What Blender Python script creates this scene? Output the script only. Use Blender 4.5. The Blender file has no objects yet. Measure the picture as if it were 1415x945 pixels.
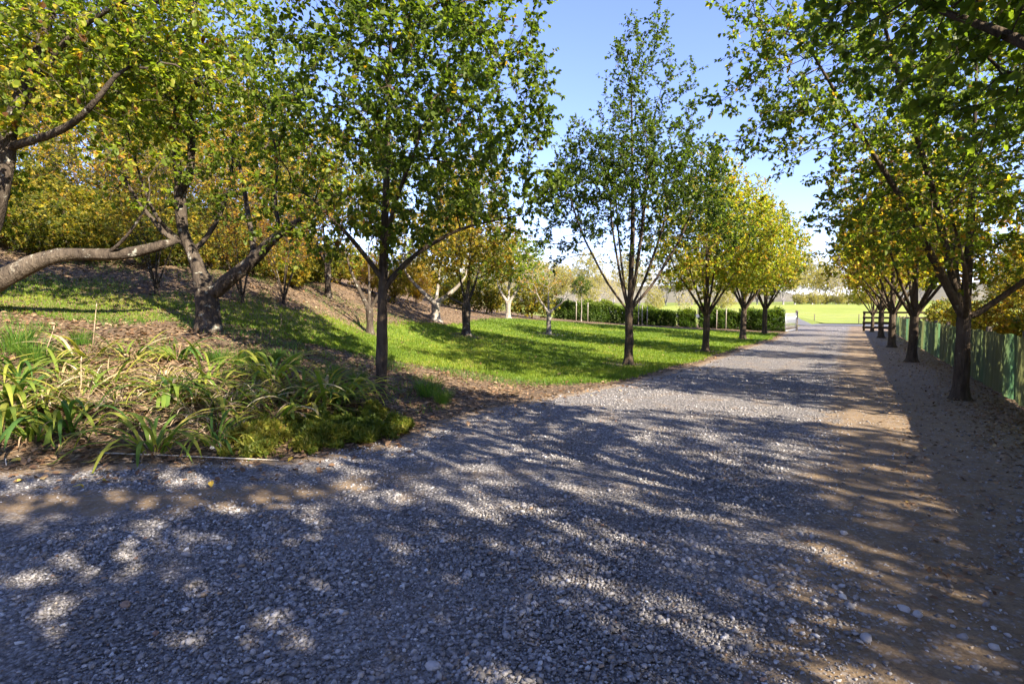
import bpy, math, random
import numpy as np
from mathutils import Vector

SC = bpy.context.scene
COL = SC.collection
PI = math.pi
# ------------------------------------------------------------------ camera model
F = 786.0; CAMZ = 1.6; PITCH = math.radians(3.17)
CP, SP = math.cos(PITCH), math.sin(PITCH)
def at(px, py, D):
    """photo pixel + depth along the view axis -> world point"""
    u = (px - 707.5) / F; v = (472.5 - py) / F
    return np.array([u * D, D * CP + v * D * SP, CAMZ - D * SP + v * D * CP])
def on_flat(px, py):
    u = (px - 707.5) / F; v = (472.5 - py) / F
    dz = -SP + v * CP
    D = -CAMZ / dz
    return np.array([u * D, D * CP + v * D * SP])

# ------------------------------------------------------------------ mesh helpers
def mesh_from(name, V, quads=None, tris=None, mats=(), tint=None, smooth=False, matidx=None):
    V = np.asarray(V, dtype=np.float32).reshape(-1, 3)
    parts = []; sizes = []
    if quads is not None and len(quads):
        q = np.asarray(quads, dtype=np.int32).reshape(-1, 4); parts.append(q.ravel()); sizes.append(np.full(len(q), 4, np.int32))
    if tris is not None and len(tris):
        t = np.asarray(tris, dtype=np.int32).reshape(-1, 3); parts.append(t.ravel()); sizes.append(np.full(len(t), 3, np.int32))
    loops = np.concatenate(parts); sizes = np.concatenate(sizes)
    me = bpy.data.meshes.new(name)
    me.vertices.add(len(V)); me.vertices.foreach_set('co', V.ravel())
    me.loops.add(len(loops)); me.loops.foreach_set('vertex_index', loops)
    me.polygons.add(len(sizes))
    starts = np.zeros(len(sizes), np.int32); starts[1:] = np.cumsum(sizes)[:-1]
    me.polygons.foreach_set('loop_start', starts)
    me.polygons.foreach_set('loop_total', sizes)
    if smooth:
        me.polygons.foreach_set('use_smooth', np.ones(len(sizes), bool))
    for m in mats: me.materials.append(m)
    if matidx is not None: me.polygons.foreach_set('material_index', np.asarray(matidx, np.int32))
    me.update(calc_edges=True)
    if tint is not None:
        a = me.attributes.new('tint', 'FLOAT', 'FACE'); a.data.foreach_set('value', np.asarray(tint, np.float32))
    return me

def vattr(me, name, vals):
    a = me.attributes.new(name, 'FLOAT', 'POINT'); a.data.foreach_set('value', np.asarray(vals, np.float32))

def link(name, data, parent=None, loc=None):
    o = bpy.data.objects.new(name, data); COL.objects.link(o)
    if parent is not None: o.parent = parent
    if loc is not None: o.location = [float(c) for c in loc]
    return o

def thing(name, label, cat, loc=(0, 0, 0), rotz=0.0, group=None, scale=1.0, data=None):
    o = link(name, data, None, loc)
    o.rotation_euler = (0, 0, rotz); o.scale = (scale,) * 3 if not isinstance(scale, (tuple, list)) else scale
    o['label'] = label; o['category'] = cat
    if group: o['group'] = group
    return o

def dup(root, label, loc, rotz=0.0, scale=1.0, group=None):
    r = root.copy(); COL.objects.link(r)
    r.location = [float(c) for c in loc]; r.rotation_euler = (0, 0, rotz)
    r.scale = (scale,) * 3 if not isinstance(scale, (tuple, list)) else scale
    r['label'] = label
    if group: r['group'] = group
    for ch in list(root.children):
        c = ch.copy(); COL.objects.link(c); c.parent = r
        for g in ch.children:
            d = g.copy(); COL.objects.link(d); d.parent = c
    return r

def structure(name, me):
    o = link(name, me); o['kind'] = 'structure'; return o
def stuff(name, me, label=None, cat=None):
    o = link(name, me); o['kind'] = 'stuff'
    if label: o['label'] = label; o['category'] = cat
    return o

def box_bm(x0, x1, y0, y1, z0, z1):
    V = [(x, y, z) for z in (z0, z1) for y in (y0, y1) for x in (x0, x1)]
    Q = [(0, 2, 3, 1), (4, 5, 7, 6), (0, 1, 5, 4), (2, 6, 7, 3), (0, 4, 6, 2), (1, 3, 7, 5)]
    return V, Q
def join(parts):
    V = []; Q = []
    for v, q in parts:
        b = len(V); V += [tuple(x) for x in v]; Q += [tuple(i + b for i in f) for f in q]
    return V, Q
def obox(c, ax, half, jit=0.0, rng=None):
    """oriented box, ax = 3 unit vectors, half sizes"""
    c = np.array(c, float); V = []
    for sz in (-1, 1):
        for sy in (-1, 1):
            for sx in (-1, 1):
                p = c + ax[0] * half[0] * sx + ax[1] * half[1] * sy + ax[2] * half[2] * sz
                if jit: p = p + rng.normal(0, jit, 3)
                V.append(tuple(p))
    Q = [(0, 2, 3, 1), (4, 5, 7, 6), (0, 1, 5, 4), (2, 6, 7, 3), (0, 4, 6, 2), (1, 3, 7, 5)]
    return V, Q
def tube(pts, rad, sides=6, cap=True):
    pts = np.asarray(pts, float); n = len(pts); rad = np.broadcast_to(np.asarray(rad, float), (n,))
    T = np.gradient(pts, axis=0); T /= np.linalg.norm(T, axis=1)[:, None] + 1e-9
    ref = np.array([0, 0, 1.0]) if abs(T[0][2]) < .9 else np.array([1.0, 0, 0])
    U = np.cross(T[0], ref); U /= np.linalg.norm(U); Us = [U]
    for i in range(1, n):
        U = U - T[i] * U.dot(T[i]); U /= np.linalg.norm(U) + 1e-9; Us.append(U)
    Us = np.array(Us); W = np.cross(T, Us)
    a = np.arange(sides) * 2 * PI / sides
    V = pts[:, None, :] + rad[:, None, None] * (np.cos(a)[None, :, None] * Us[:, None, :] + np.sin(a)[None, :, None] * W[:, None, :])
    V = V.reshape(-1, 3)
    Q = []
    for i in range(n - 1):
        for k in range(sides):
            k2 = (k + 1) % sides
            Q.append((i * sides + k, i * sides + k2, (i + 1) * sides + k2, (i + 1) * sides + k))
    V = [tuple(v) for v in V]
    if cap:
        for i in (0, n - 1):
            b = len(V); V.append(tuple(pts[i]))
            for k in range(0, sides, 2):
                k1, k2 = (k + 1) % sides, (k + 2) % sides
                f = (b, i * sides + k, i * sides + k1, i * sides + k2)
                Q.append(f if i else f[::-1])
    return V, Q

# ------------------------------------------------------------------ material helpers
def new_mat(name):
    m = bpy.data.materials.new(name); m.use_nodes = True
    nt = m.node_tree; nt.nodes.clear()
    out = nt.nodes.new('ShaderNodeOutputMaterial')
    return m, nt, out
class NG:
    def __init__(s, nt): s.nt = nt
    def n(s, t, **kw):
        x = s.nt.nodes.new(t)
        for k, v in kw.items():
            if k.startswith('i_'):
                key = k[2:]
                key = int(key) if key.isdigit() else key.replace('_', ' ')
                x.inputs[key].default_value = v
            else: setattr(x, k, v)
        return x
    def l(s, a, b): s.nt.links.new(a, b)
    def noise(s, vec, scale, detail=4, rough=.55, dist=0.0):
        x = s.n('ShaderNodeTexNoise'); x.inputs['Scale'].default_value = scale; x.inputs['Detail'].default_value = detail
        x.inputs['Roughness'].default_value = rough; x.inputs['Distortion'].default_value = dist
        if vec is not None: s.l(vec, x.inputs['Vector'])
        return x.outputs['Fac']
    def ramp(s, fac, stops, interp='LINEAR'):
        x = s.n('ShaderNodeValToRGB'); cr = x.color_ramp; cr.interpolation = interp
        while len(cr.elements) > 1: cr.elements.remove(cr.elements[-1])
        cr.elements[0].position = stops[0][0]; cr.elements[0].color = tuple(stops[0][1]) + (1,)
        for p, c in stops[1:]:
            e = cr.elements.new(p); e.color = tuple(c) + (1,)
        s.l(fac, x.inputs['Fac']); return x.outputs['Color']
    def math(s, op, a, b=None, clamp=False):
        x = s.n('ShaderNodeMath', operation=op, use_clamp=clamp)
        for i, v in enumerate((a, b)):
            if v is None: continue
            if hasattr(v, 'links'): s.l(v, x.inputs[i])
            else: x.inputs[i].default_value = v
        return x.outputs[0]
    def mix(s, fac, a, b, blend='MIX'):
        x = s.n('ShaderNodeMix', data_type='RGBA', blend_type=blend)
        for i, v in ((0, fac), (6, a), (7, b)):
            if hasattr(v, 'links'): s.l(v, x.inputs[i])
            else: x.inputs[i].default_value = v if i == 0 else (tuple(v) + (1,) if len(v) == 3 else v)
        return x.outputs[2]
    def smooth(s, v, a, b):
        x = s.n('ShaderNodeMapRange', interpolation_type='SMOOTHSTEP')
        s.l(v, x.inputs[0]); x.inputs[1].default_value = a; x.inputs[2].default_value = b
        return x.outputs[0]
    def attr(s, name):
        return s.n('ShaderNodeAttribute', attribute_name=name).outputs['Fac']
    def pos(s): return s.n('ShaderNodeNewGeometry').outputs['Position']
    def obj(s): return s.n('ShaderNodeTexCoord').outputs['Object']
    def scale(s, vec, sc):
        x = s.n('ShaderNodeMapping'); x.inputs['Scale'].default_value = sc; s.l(vec, x.inputs['Vector']); return x.outputs[0]
    def bump(s, h, strength=.5, dist=.02, normal=None):
        x = s.n('ShaderNodeBump'); x.inputs['Strength'].default_value = strength; x.inputs['Distance'].default_value = dist
        s.l(h, x.inputs['Height'])
        if normal is not None: s.l(normal, x.inputs['Normal'])
        return x.outputs[0]
    def principled(s, col, rough=.8, spec=.3, normal=None, metallic=0.0):
        x = s.n('ShaderNodeBsdfPrincipled')
        if hasattr(col, 'links'): s.l(col, x.inputs['Base Color'])
        else: x.inputs['Base Color'].default_value = tuple(col) + (1,)
        if hasattr(rough, 'links'): s.l(rough, x.inputs['Roughness'])
        else: x.inputs['Roughness'].default_value = rough
        x.inputs['Specular IOR Level'].default_value = spec; x.inputs['Metallic'].default_value = metallic
        if normal is not None: s.l(normal, x.inputs['Normal'])
        return x.outputs[0]

def leaf_mat(name, stops, trans=.5, tcol=2.4, rough=.5, spec=.22, yshift=(.95, 1.0, .38), vary=.10):
    """thin leaf: colour by the leaf's own tint, diffuse + gloss in front, light shining through"""
    m, nt, out = new_mat(name); g = NG(nt)
    t = g.attr('tint')
    oi = g.n('ShaderNodeObjectInfo').outputs['Random']
    t2 = g.math('ADD', t, g.math('MULTIPLY', g.math('SUBTRACT', oi, .5), vary), clamp=True)
    col = g.ramp(t2, stops)
    nz = g.noise(g.pos(), 55.0, 2)
    col = g.mix(.35, col, g.mix(nz, (.55, .55, .55), (1.35, 1.35, 1.3)), 'MULTIPLY')
    p = g.principled(col, rough, spec)
    tr = g.n('ShaderNodeBsdfTranslucent')
    tc = g.mix(1.0, col, tuple(tcol * c for c in yshift), 'MULTIPLY')
    g.l(tc, tr.inputs['Color'])
    mx = g.n('ShaderNodeMixShader'); mx.inputs[0].default_value = trans
    g.l(p, mx.inputs[1]); g.l(tr.outputs[0], mx.inputs[2])
    g.l(mx.outputs[0], out.inputs['Surface'])
    return m

def bark_mat(name, dark, light, lichen=None, lich_amt=.0, scale=1.0):
    m, nt, out = new_mat(name); g = NG(nt)
    o = g.obj()
    s = g.scale(o, (14 * scale, 14 * scale, 3.2 * scale))
    n1 = g.noise(s, 1.0, 6, .65, .6); n2 = g.noise(o, 3.0 * scale, 5, .6)
    col = g.ramp(g.math('ADD', g.math('MULTIPLY', n1, .7), g.math('MULTIPLY', n2, .3)), [(.33, dark), (.5, tuple((a + b) / 2 for a, b in zip(dark, light))), (.68, light)])
    if lichen:
        l = g.smooth(g.noise(o, 7.0 * scale, 6, .7), .60 - lich_amt, .68 - lich_amt)
        col = g.mix(g.math('MULTIPLY', l, .8), col, lichen)
    v = g.n('ShaderNodeTexVoronoi', feature='DISTANCE_TO_EDGE'); v.inputs['Scale'].default_value = 1.0
    g.l(g.scale(o, (26 * scale, 26 * scale, 8 * scale)), v.inputs['Vector'])
    h = g.math('ADD', n1, g.math('MULTIPLY', v.outputs['Distance'], .6))
    p = g.principled(col, .9, .15, g.bump(h, 1.0, .03))
    g.l(p, out.inputs['Surface']); return m

def plain_mat(name, dark, light, scale=8.0, stretch=(1, 1, 1), rough=.8, spec=.25, bump=.4, metallic=0.0):
    m, nt, out = new_mat(name); g = NG(nt)
    n1 = g.noise(g.scale(g.obj(), stretch), scale, 6, .65)
    col = g.ramp(n1, [(.32, dark), (.7, light)])
    g.l(g.principled(col, rough, spec, g.bump(n1, bump, .01), metallic), out.inputs['Surface']); return m

G0, G1, G2 = (.036, .056, .010), (.060, .090, .013), (.105, .138, .018)
YG, YE, OR, BR = (.135, .175, .020), (.34, .27, .028), (.30, .15, .022), (.13, .06, .025)
M_LEAF = leaf_mat('pear_leaf', [(0, G0), (.3, G1), (.6, G2), (.75, YG), (.88, YE), (.97, OR), (1, BR)], trans=.5)
M_LEAFY = leaf_mat('yellowing_leaf', [(0, G1), (.2, G2), (.5, (.115, .16, .020)), (.74, (.22, .23, .026)), (.9, YE), (.98, OR), (1, BR)], trans=.52)
M_SHRUB = leaf_mat('shrub_leaf', [(0, (.035, .055, .012)), (.3, (.085, .10, .018)), (.55, (.20, .17, .024)), (.78, (.34, .235, .025)), (.93, (.30, .13, .022)), (1, BR)], trans=.5, vary=.42)
M_HEDGE = leaf_mat('hedge_leaf', [(0, (.025, .05, .011)), (.5, (.055, .095, .016)), (1, (.15, .18, .025))], trans=.35)
M_BARK = bark_mat('avenue_bark', (.022, .015, .010), (.10, .074, .050), (.17, .16, .11), -.02)
M_OLDBARK = bark_mat('old_bark', (.014, .010, .008), (.095, .074, .055), (.30, .29, .24), .02)
M_LOGBARK = bark_mat('weathered_bark', (.02, .015, .011), (.13, .102, .075), (.24, .215, .17), .03)
M_PALEBARK = bark_mat('pale_bark', (.11, .09, .07), (.34, .30, .25), (.42, .40, .35), .04)

# ------------------------------------------------------------------ terrain
EDGE_PX = [(1075, 469), (1036, 478), (980, 499), (880, 525), (760, 549), (660, 567), (585, 588), (555, 608), (480, 625), (400, 637), (150, 640), (0, 652)]
EDGE = [on_flat(*p) for p in EDGE_PX]
EDGE = [np.array([31.5, 62.0]), np.array([24.3, 50.0])] + EDGE + [np.array([-9.0, 4.6]), np.array([-30.0, 0.0])]
EDGE = np.array(EDGE)[::-1]           # from behind-left to far right
def dense(poly, step=.25):
    out = []
    for a, b in zip(poly[:-1], poly[1:]):
        n = max(2, int(np.linalg.norm(b - a) / step)); out += [a + (b - a) * t for t in np.linspace(0, 1, n, endpoint=False)]
    out.append(poly[-1]); return np.array(out)
def chaikin(p, n=2):
    for _ in range(n):
        q = [p[0]]
        for a, b in zip(p[:-1], p[1:]): q += [a * .75 + b * .25, a * .25 + b * .75]
        q.append(p[-1]); p = np.array(q)
    return p
EDGE_S = chaikin(EDGE, 2)
ED = dense(EDGE_S, .2)
ET = np.gradient(ED, axis=0); ET /= np.linalg.norm(ET, axis=1)[:, None]
EN = np.stack([-ET[:, 1], ET[:, 0]], 1)          # left-hand normal (towards the lawn)
def edge_dist(P):
    P = np.asarray(P, float).reshape(-1, 2); out = np.empty(len(P))
    for i in range(0, len(P), 4000):
        d = P[i:i + 4000, None, :] - ED[None]
        k = np.argmin((d ** 2).sum(2), 1); dd = d[np.arange(len(k)), k]
        out[i:i + 4000] = np.sqrt((dd ** 2).sum(1)) * np.sign((dd * EN[k]).sum(1))
    return out

CTRL_PX = [(100, 560, 7.2), (300, 560, 7.5), (450, 535, 8.6), (527, 545, 9.4), (0, 500, 8), (100, 500, 8.5), (200, 490, 9), (290, 455, 11), (100, 440, 11),
           (0, 425, 10.5), (100, 390, 14), (30, 330, 17), (200, 378, 16), (400, 400, 18), (330, 382, 17), (450, 415, 20), (510, 462, 18), (420, 450, 14), (450, 490, 11.5),
           (600, 443, 26), (645, 464, 22), (758, 462, 27), (700, 440, 34), (550, 416, 28), (480, 392, 34), (250, 310, 30), (0, 250, 30), (800, 443, 46), (760, 437, 54), (950, 452, 45),
           (650, 500, 15), (560, 500, 13.5), (620, 530, 11.2), (750, 510, 15), (380, 350, 40), (650, 425, 44)]
CT = [at(*c) for c in CTRL_PX]
CT += [np.array(c, float) for c in [(3.43, 16.8, 0), (7.5, 22, 0), (12.7, 31, 0), (17, 38, 0), (20, 43, 0), (-9, 4, .3), (-14, 6, 1.3), (-22, 14, 4.6), (-34, 34, 10.5), (-20, 52, 8.5), (-45, 10, 9),
       (0, 70, 2.6), (-30, 80, 9), (30, 80, 1.5), (10, 80, 2.0), (60, 40, 0), (60, 0, 0), (0, -20, 0), (-30, -20, 2), (30, 62, .5), (-60, 90, 13), (-70, 40, 14), (0, 120, 3), (60, 120, 2.5)]]
CT = np.array(CT)
def _tps(C):
    n = len(C); d = np.sqrt(((C[:, None, :2] - C[None, :, :2]) ** 2).sum(2)) + 1e-9
    K = d * d * np.log(d); K[np.arange(n), np.arange(n)] = 0.6      # some smoothing
    Pm = np.c_[np.ones(n), C[:, :2]]
    A = np.zeros((n + 3, n + 3)); A[:n, :n] = K; A[:n, n:] = Pm; A[n:, :n] = Pm.T
    return np.linalg.solve(A, np.r_[C[:, 2], 0, 0, 0])
TW = _tps(CT)
def sstep(x, a, b):
    t = np.clip((np.asarray(x, float) - a) / (b - a), 0, 1); return t * t * (3 - 2 * t)
def tps(P):
    out = np.empty(len(P))
    for i in range(0, len(P), 5000):
        p = P[i:i + 5000]
        d = np.sqrt(((p[:, None] - CT[None, :, :2]) ** 2).sum(2)) + 1e-9
        out[i:i + 5000] = (d * d * np.log(d)) @ TW[:len(CT)] + TW[-3] + p @ TW[-2:]
    return out
DRV = np.array([.515, .857]); DRN = np.array([.857, -.515])      # along and across the drive
def height(P):
    P = np.asarray(P, float).reshape(-1, 2)
    s = edge_dist(P); r = np.hypot(P[:, 0], P[:, 1])
    Q = P * np.minimum(1, 105.0 / np.maximum(r, 1e-6))[:, None]
    t = np.clip(tps(Q), -.02, 16)
    left = sstep(s, 0, 2.2)
    h = t * left * (1 - sstep(P[:, 0] * .4 + P[:, 1] * .35, 26, 34) * 0)
    along = P @ DRV
    far = sstep(along, 84, 160) * 3.0 + sstep(along, 150, 420) * 4.0
    wfar = sstep(along, 72, 90)
    wl = sstep(-P[:, 0], -10, 25)             # the hill side keeps its own height
    h = h * (1 - wfar * (1 - wl)) + far * wfar * (1 - wl)
    h = h + .012 * left * (np.sin(P[:, 0] * 3.1 + 1.3 * np.sin(P[:, 1] * 2.3)) + np.sin(P[:, 1] * 2.7 + 1.1 * np.sin(P[:, 0] * 1.9)))
    return h
def hz(x, y): return float(height([(x, y)])[0])
def ground_at(px, py, D):
    p = at(px, py, D); return np.array([p[0], p[1], hz(p[0], p[1])])

def grid_axis(lo_f, hi_f, lo, hi, fine, growth=1.12):
    c = list(np.arange(lo_f, hi_f + 1e-6, fine)); s = fine
    while c[-1] < hi: s *= growth; c.append(c[-1] + s)
    s = fine
    while c[0] > lo: s *= growth; c.insert(0, c[0] - s)
    return np.array(c)

def grid_mesh(name, xs, ys, mats, zoff=0.0, keep=None, hfun=height):
    X, Y = np.meshgrid(xs, ys); P = np.c_[X.ravel(), Y.ravel()]
    z = hfun(P) + zoff
    nx, ny = len(xs), len(ys)
    i = np.arange(nx * ny).reshape(ny, nx)
    Q = np.stack([i[:-1, :-1], i[:-1, 1:], i[1:, 1:], i[1:, :-1]], -1).reshape(-1, 4)
    if keep is not None:
        k = keep(P)[Q].all(1); Q = Q[k]
        used = np.unique(Q); remap = -np.ones(len(P), np.int64); remap[used] = np.arange(len(used))
        Q = remap[Q]; P = P[used]; z = z[used]
    return mesh_from(name, np.c_[P, z], Q, mats=mats, smooth=True), P

# --- ground zones (shared by the sheets and by what is scattered on them)
LAWN_PX = [(1062, 466, 38.5), (1000, 484, 24), (870, 512, 15.8), (800, 528, 13.4), (745, 535, 12.3), (690, 523, 13.0), (640, 512, 13.6), (560, 503, 13.4), (500, 492, 12.8), (440, 483, 12.2), (360, 472, 11.9), (300, 462, 12.0), (170, 456, 11.2), (0, 446, 10.5), (-120, 446, 10)]
LAWN_TOP_PX = [(-120, 400, 12.5), (0, 388, 13.0), (100, 398, 13.2), (200, 408, 13.6), (300, 428, 14), (400, 433, 15.5), (480, 445, 18), (540, 444, 21), (600, 450, 24), (640, 452, 27), (700, 449, 34), (800, 449, 42), (950, 458, 41.5), (1062, 464, 40)]
def poly_xy(pxs): return np.array([at(*p)[:2] for p in pxs])
_low = ED[(ED[:, 1] > 12.0) & (ED[:, 1] < 41)] + EN[(ED[:, 1] > 12.0) & (ED[:, 1] < 41)] * (.28 + .25 * np.sin(ED[(ED[:, 1] > 12.0) & (ED[:, 1] < 41)][:, 1:2] * .7) ** 2)
_low = _low[::-1][::6]
LAWN_POLY = chaikin(np.vstack([_low, poly_xy(LAWN_PX[5:]), poly_xy(LAWN_TOP_PX)]), 1)
def in_poly(P, poly):
    P = np.asarray(P); x, y = P[:, 0], P[:, 1]; c = np.zeros(len(P), bool)
    for (x1, y1), (x2, y2) in zip(poly, np.roll(poly, -1, 0)):
        m = (y1 > y) != (y2 > y)
        with np.errstate(divide='ignore', invalid='ignore'):
            c ^= m & (x < (x2 - x1) * (y - y1) / (y2 - y1 + 1e-12) + x1)
    return c
def poly_dist(P, poly):
    P = np.asarray(P); out = np.empty(len(P)); D = dense(np.vstack([poly, poly[:1]]), .25)
    for i in range(0, len(P), 4000):
        out[i:i + 4000] = np.sqrt(((P[i:i + 4000, None] - D[None]) ** 2).sum(2).min(1))
    return np.where(in_poly(P, poly), out, -out)

def vnoise(P, scale, seed=0):
    """cheap smooth value noise, 0..1"""
    p = np.asarray(P) * scale + seed * 17.3; i = np.floor(p).astype(np.int64); f = p - i; f = f * f * (3 - 2 * f)
    def h(a, b):
        v = np.sin(a * 127.1 + b * 311.7 + seed * 74.7) * 43758.5453; return v - np.floor(v)
    a = h(i[:, 0], i[:, 1]); b = h(i[:, 0] + 1, i[:, 1]); c = h(i[:, 0], i[:, 1] + 1); d = h(i[:, 0] + 1, i[:, 1] + 1)
    return (a * (1 - f[:, 0]) + b * f[:, 0]) * (1 - f[:, 1]) + (c * (1 - f[:, 0]) + d * f[:, 0]) * f[:, 1]
def fbm(P, scale, seed=0):
    return .55 * vnoise(P, scale, seed) + .3 * vnoise(P, scale * 2.1, seed + 1) + .15 * vnoise(P, scale * 4.3, seed + 2)

# ------------------------------------------------------------------ ground materials
def soil_mat():
    m, nt, out = new_mat('leaf_littered_soil'); g = NG(nt); p = g.pos()
    n1 = g.noise(p, 1.1, 5); n2 = g.noise(p, 9, 6, .7); v = g.n('ShaderNodeTexVoronoi'); v.inputs['Scale'].default_value = 22; g.l(p, v.inputs['Vector'])
    vc = g.n('ShaderNodeSeparateColor'); g.l(v.outputs['Color'], vc.inputs[0])
    col = g.ramp(vc.outputs[0], [(0, (.042, .03, .02)), (.4, (.092, .062, .038)), (.7, (.165, .112, .067)), (1, (.27, .19, .12))])
    base = g.ramp(n2, [(.3, (.05, .036, .026)), (.7, (.14, .10, .07))])
    col = g.mix(g.smooth(n1, .32, .55), base, col)
    far = g.smooth(g.n('ShaderNodeSeparateXYZ').outputs[1], 0, 1)
    grass = g.ramp(n2, [(.3, (.09, .13, .025)), (.7, (.20, .22, .05))])
    col = g.mix(g.attr('pasture'), col, grass)
    h = g.math('ADD', n2, g.math('MULTIPLY', v.outputs['Distance'], .8))
    g.l(g.principled(col, .95, .1, g.bump(h, .9, .04)), out.inputs['Surface']); return m
def gravel_mat():
    m, nt, out = new_mat('crushed_gravel'); g = NG(nt); p = g.pos()
    def cells(sc):
        v = g.n('ShaderNodeTexVoronoi'); v.inputs['Scale'].default_value = sc; g.l(p, v.inputs['Vector'])
        sp = g.n('ShaderNodeSeparateColor'); g.l(v.outputs['Color'], sp.inputs[0]); return v.outputs['Distance'], sp.outputs[0]
    d1, c1 = cells(38); d2, c2 = cells(85)
    st = [(0, (.09, .083, .08)), (.4, (.175, .163, .157)), (.75, (.275, .258, .25)), (.93, (.39, .37, .36)), (1, (.27, .21, .15))]
    col = g.mix(.5, g.ramp(c1, st), g.ramp(c2, st))
    col = g.mix(g.smooth(d1, .3, .75), col, g.mix(1.0, col, (.45, .43, .42), 'MULTIPLY'))
    n1 = g.noise(p, .9, 5, .6); n2 = g.noise(p, 60, 4, .7); n3 = g.noise(p, 5.0, 5, .65)
    dirtc = g.ramp(g.math('ADD', g.math('MULTIPLY', n2, .5), g.math('MULTIPLY', n3, .5)), [(.32, (.085, .058, .035)), (.5, (.165, .114, .066)), (.7, (.27, .192, .112))])
    dm = g.math('ADD', g.attr('dirt'), g.math('ADD', g.math('MULTIPLY', g.math('SUBTRACT', n3, .5), 1.1), g.math('MULTIPLY', g.math('SUBTRACT', n1, .5), .9)), clamp=True)
    dm = g.math('MAXIMUM', g.smooth(dm, .35, .7), g.math('MULTIPLY', g.smooth(g.noise(p, 1.7, 5, .6), .5, .68), .55))
    dirtc = g.mix(g.math('MULTIPLY', g.smooth(c1, .68, .78), .4), dirtc, col)      # small stones pressed into the dirt
    col = g.mix(dm, col, dirtc)
    hh = g.math('ADD', g.math('MULTIPLY', g.math('SUBTRACT', 1.0, d1), 1.0), g.math('MULTIPLY', g.math('SUBTRACT', 1.0, d2), .45))
    hh = g.math('ADD', g.math('MULTIPLY', hh, g.math('SUBTRACT', 1.0, g.math('MULTIPLY', dm, .85))), g.math('MULTIPLY', n2, .35))
    g.l(g.principled(col, .85, .25, g.bump(hh, 1.0, .02)), out.inputs['Surface']); return m
def lawn_mat():
    m, nt, out = new_mat('mown_lawn'); g = NG(nt); p = g.pos()
    n1 = g.noise(p, .5, 4); n2 = g.noise(p, 40, 4, .7); n3 = g.noise(p, 4, 5, .6)
    a = g.math('ADD', g.math('MULTIPLY', n2, .45), g.math('ADD', g.math('MULTIPLY', n1, .3), g.math('MULTIPLY', n3, .25)))
    col = g.ramp(a, [(.3, (.07, .115, .012)), (.5, (.12, .18, .018)), (.72, (.19, .25, .03))])
    wear = g.math('ADD', g.attr('worn'), g.math('MULTIPLY', g.math('SUBTRACT', n3, .5), .8))
    col = g.mix(g.smooth(wear, .26, .75), col, (.17, .13, .06))
    pr = g.principled(col, .8, .2, g.bump(n2, 1.0, .05))
    tr = g.n('ShaderNodeBsdfSheen'); 
    g.l(pr, out.inputs['Surface']); return m
def asphalt_mat():
    return plain_mat('weathered_asphalt', (.06, .06, .065), (.13, .13, .14), 30, rough=.9, bump=.5)
def pasture_mat():
    m, nt, out = new_mat('pasture'); g = NG(nt); p = g.pos()
    n2 = g.noise(p, .35, 6, .65); n1 = g.noise(p, .05, 4)
    col = g.ramp(g.math('ADD', g.math('MULTIPLY', n1, .5), g.math('MULTIPLY', n2, .5)), [(.3, (.15, .20, .035)), (.7, (.27, .28, .07))])
    g.l(g.principled(col, .9, .1, g.bump(g.noise(p, 6, 4), .5, .1)), out.inputs['Surface']); return m

# ------------------------------------------------------------------ ground sheets
xs = grid_axis(-16, 14, -2200, 2200, .3, 1.09); ys = grid_axis(2, 30, -400, 2600, .3, 1.07)
X, Y = np.meshgrid(xs, ys); GP = np.c_[X.ravel(), Y.ravel()]
GH = height(GP); GS = edge_dist(GP); LD = poly_dist(GP[np.hypot(GP[:, 0], GP[:, 1]) < 90], LAWN_POLY)
ld = np.full(len(GP), -50.0); ld[np.hypot(GP[:, 0], GP[:, 1]) < 90] = LD
lower = .05 * sstep(ld, .1, .7) + .03 * (1 - sstep(GS, -.6, .0)) * (np.hypot(GP[:, 0], GP[:, 1]) < 120)
i = np.arange(len(GP)).reshape(len(ys), len(xs))
GQ = np.stack([i[:-1, :-1], i[:-1, 1:], i[1:, 1:], i[1:, :-1]], -1).reshape(-1, 4)
gm = mesh_from('ground', np.c_[GP, GH - lower], GQ, mats=[soil_mat()], smooth=True)
along_all = GP @ DRV; across_all = GP @ DRN
past = np.maximum(sstep(along_all, 74, 80), sstep(across_all, 6.5, 9)) * (1 - sstep(-GP[:, 0], 0, 30) * (np.hypot(GP[:, 0], GP[:, 1]) < 150))
past = np.maximum(past, sstep(GP[:, 1] - GP[:, 0] * .3, 46, 52) * sstep(GP[:, 0], -6, 2))
vattr(gm, 'pasture', past)
structure('ground', gm)

# lawn sheet, 2 cm proud of the ground so that its edge is a real step
lm, LP = grid_mesh('lawn', np.arange(-15, 30, .22), np.arange(8, 48, .22), [lawn_mat()], .012, keep=lambda P: poly_dist(P, LAWN_POLY) > -.12 + .35 * (fbm(P, 1.3, 5) - .5))
dl = poly_dist(LP, LAWN_POLY)
bases = [at(868, 505, 16.8)[:2], at(975, 487, 22.1)[:2], at(1026, 470, 31.4)[:2], at(645, 464, 22)[:2], at(510, 462, 18)[:2], at(758, 462, 27)[:2], at(290, 452, 11)[:2]]
worn = np.maximum.reduce([1 - sstep(np.hypot(*(LP - b).T), .3, 1.3) for b in bases] + [(1 - sstep(dl, 0, .6)) * .45, .62 * sstep(-LP[:, 0], 2.5, 5.5)])
vattr(lm, 'worn', worn)
structure('lawn', lm)

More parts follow.
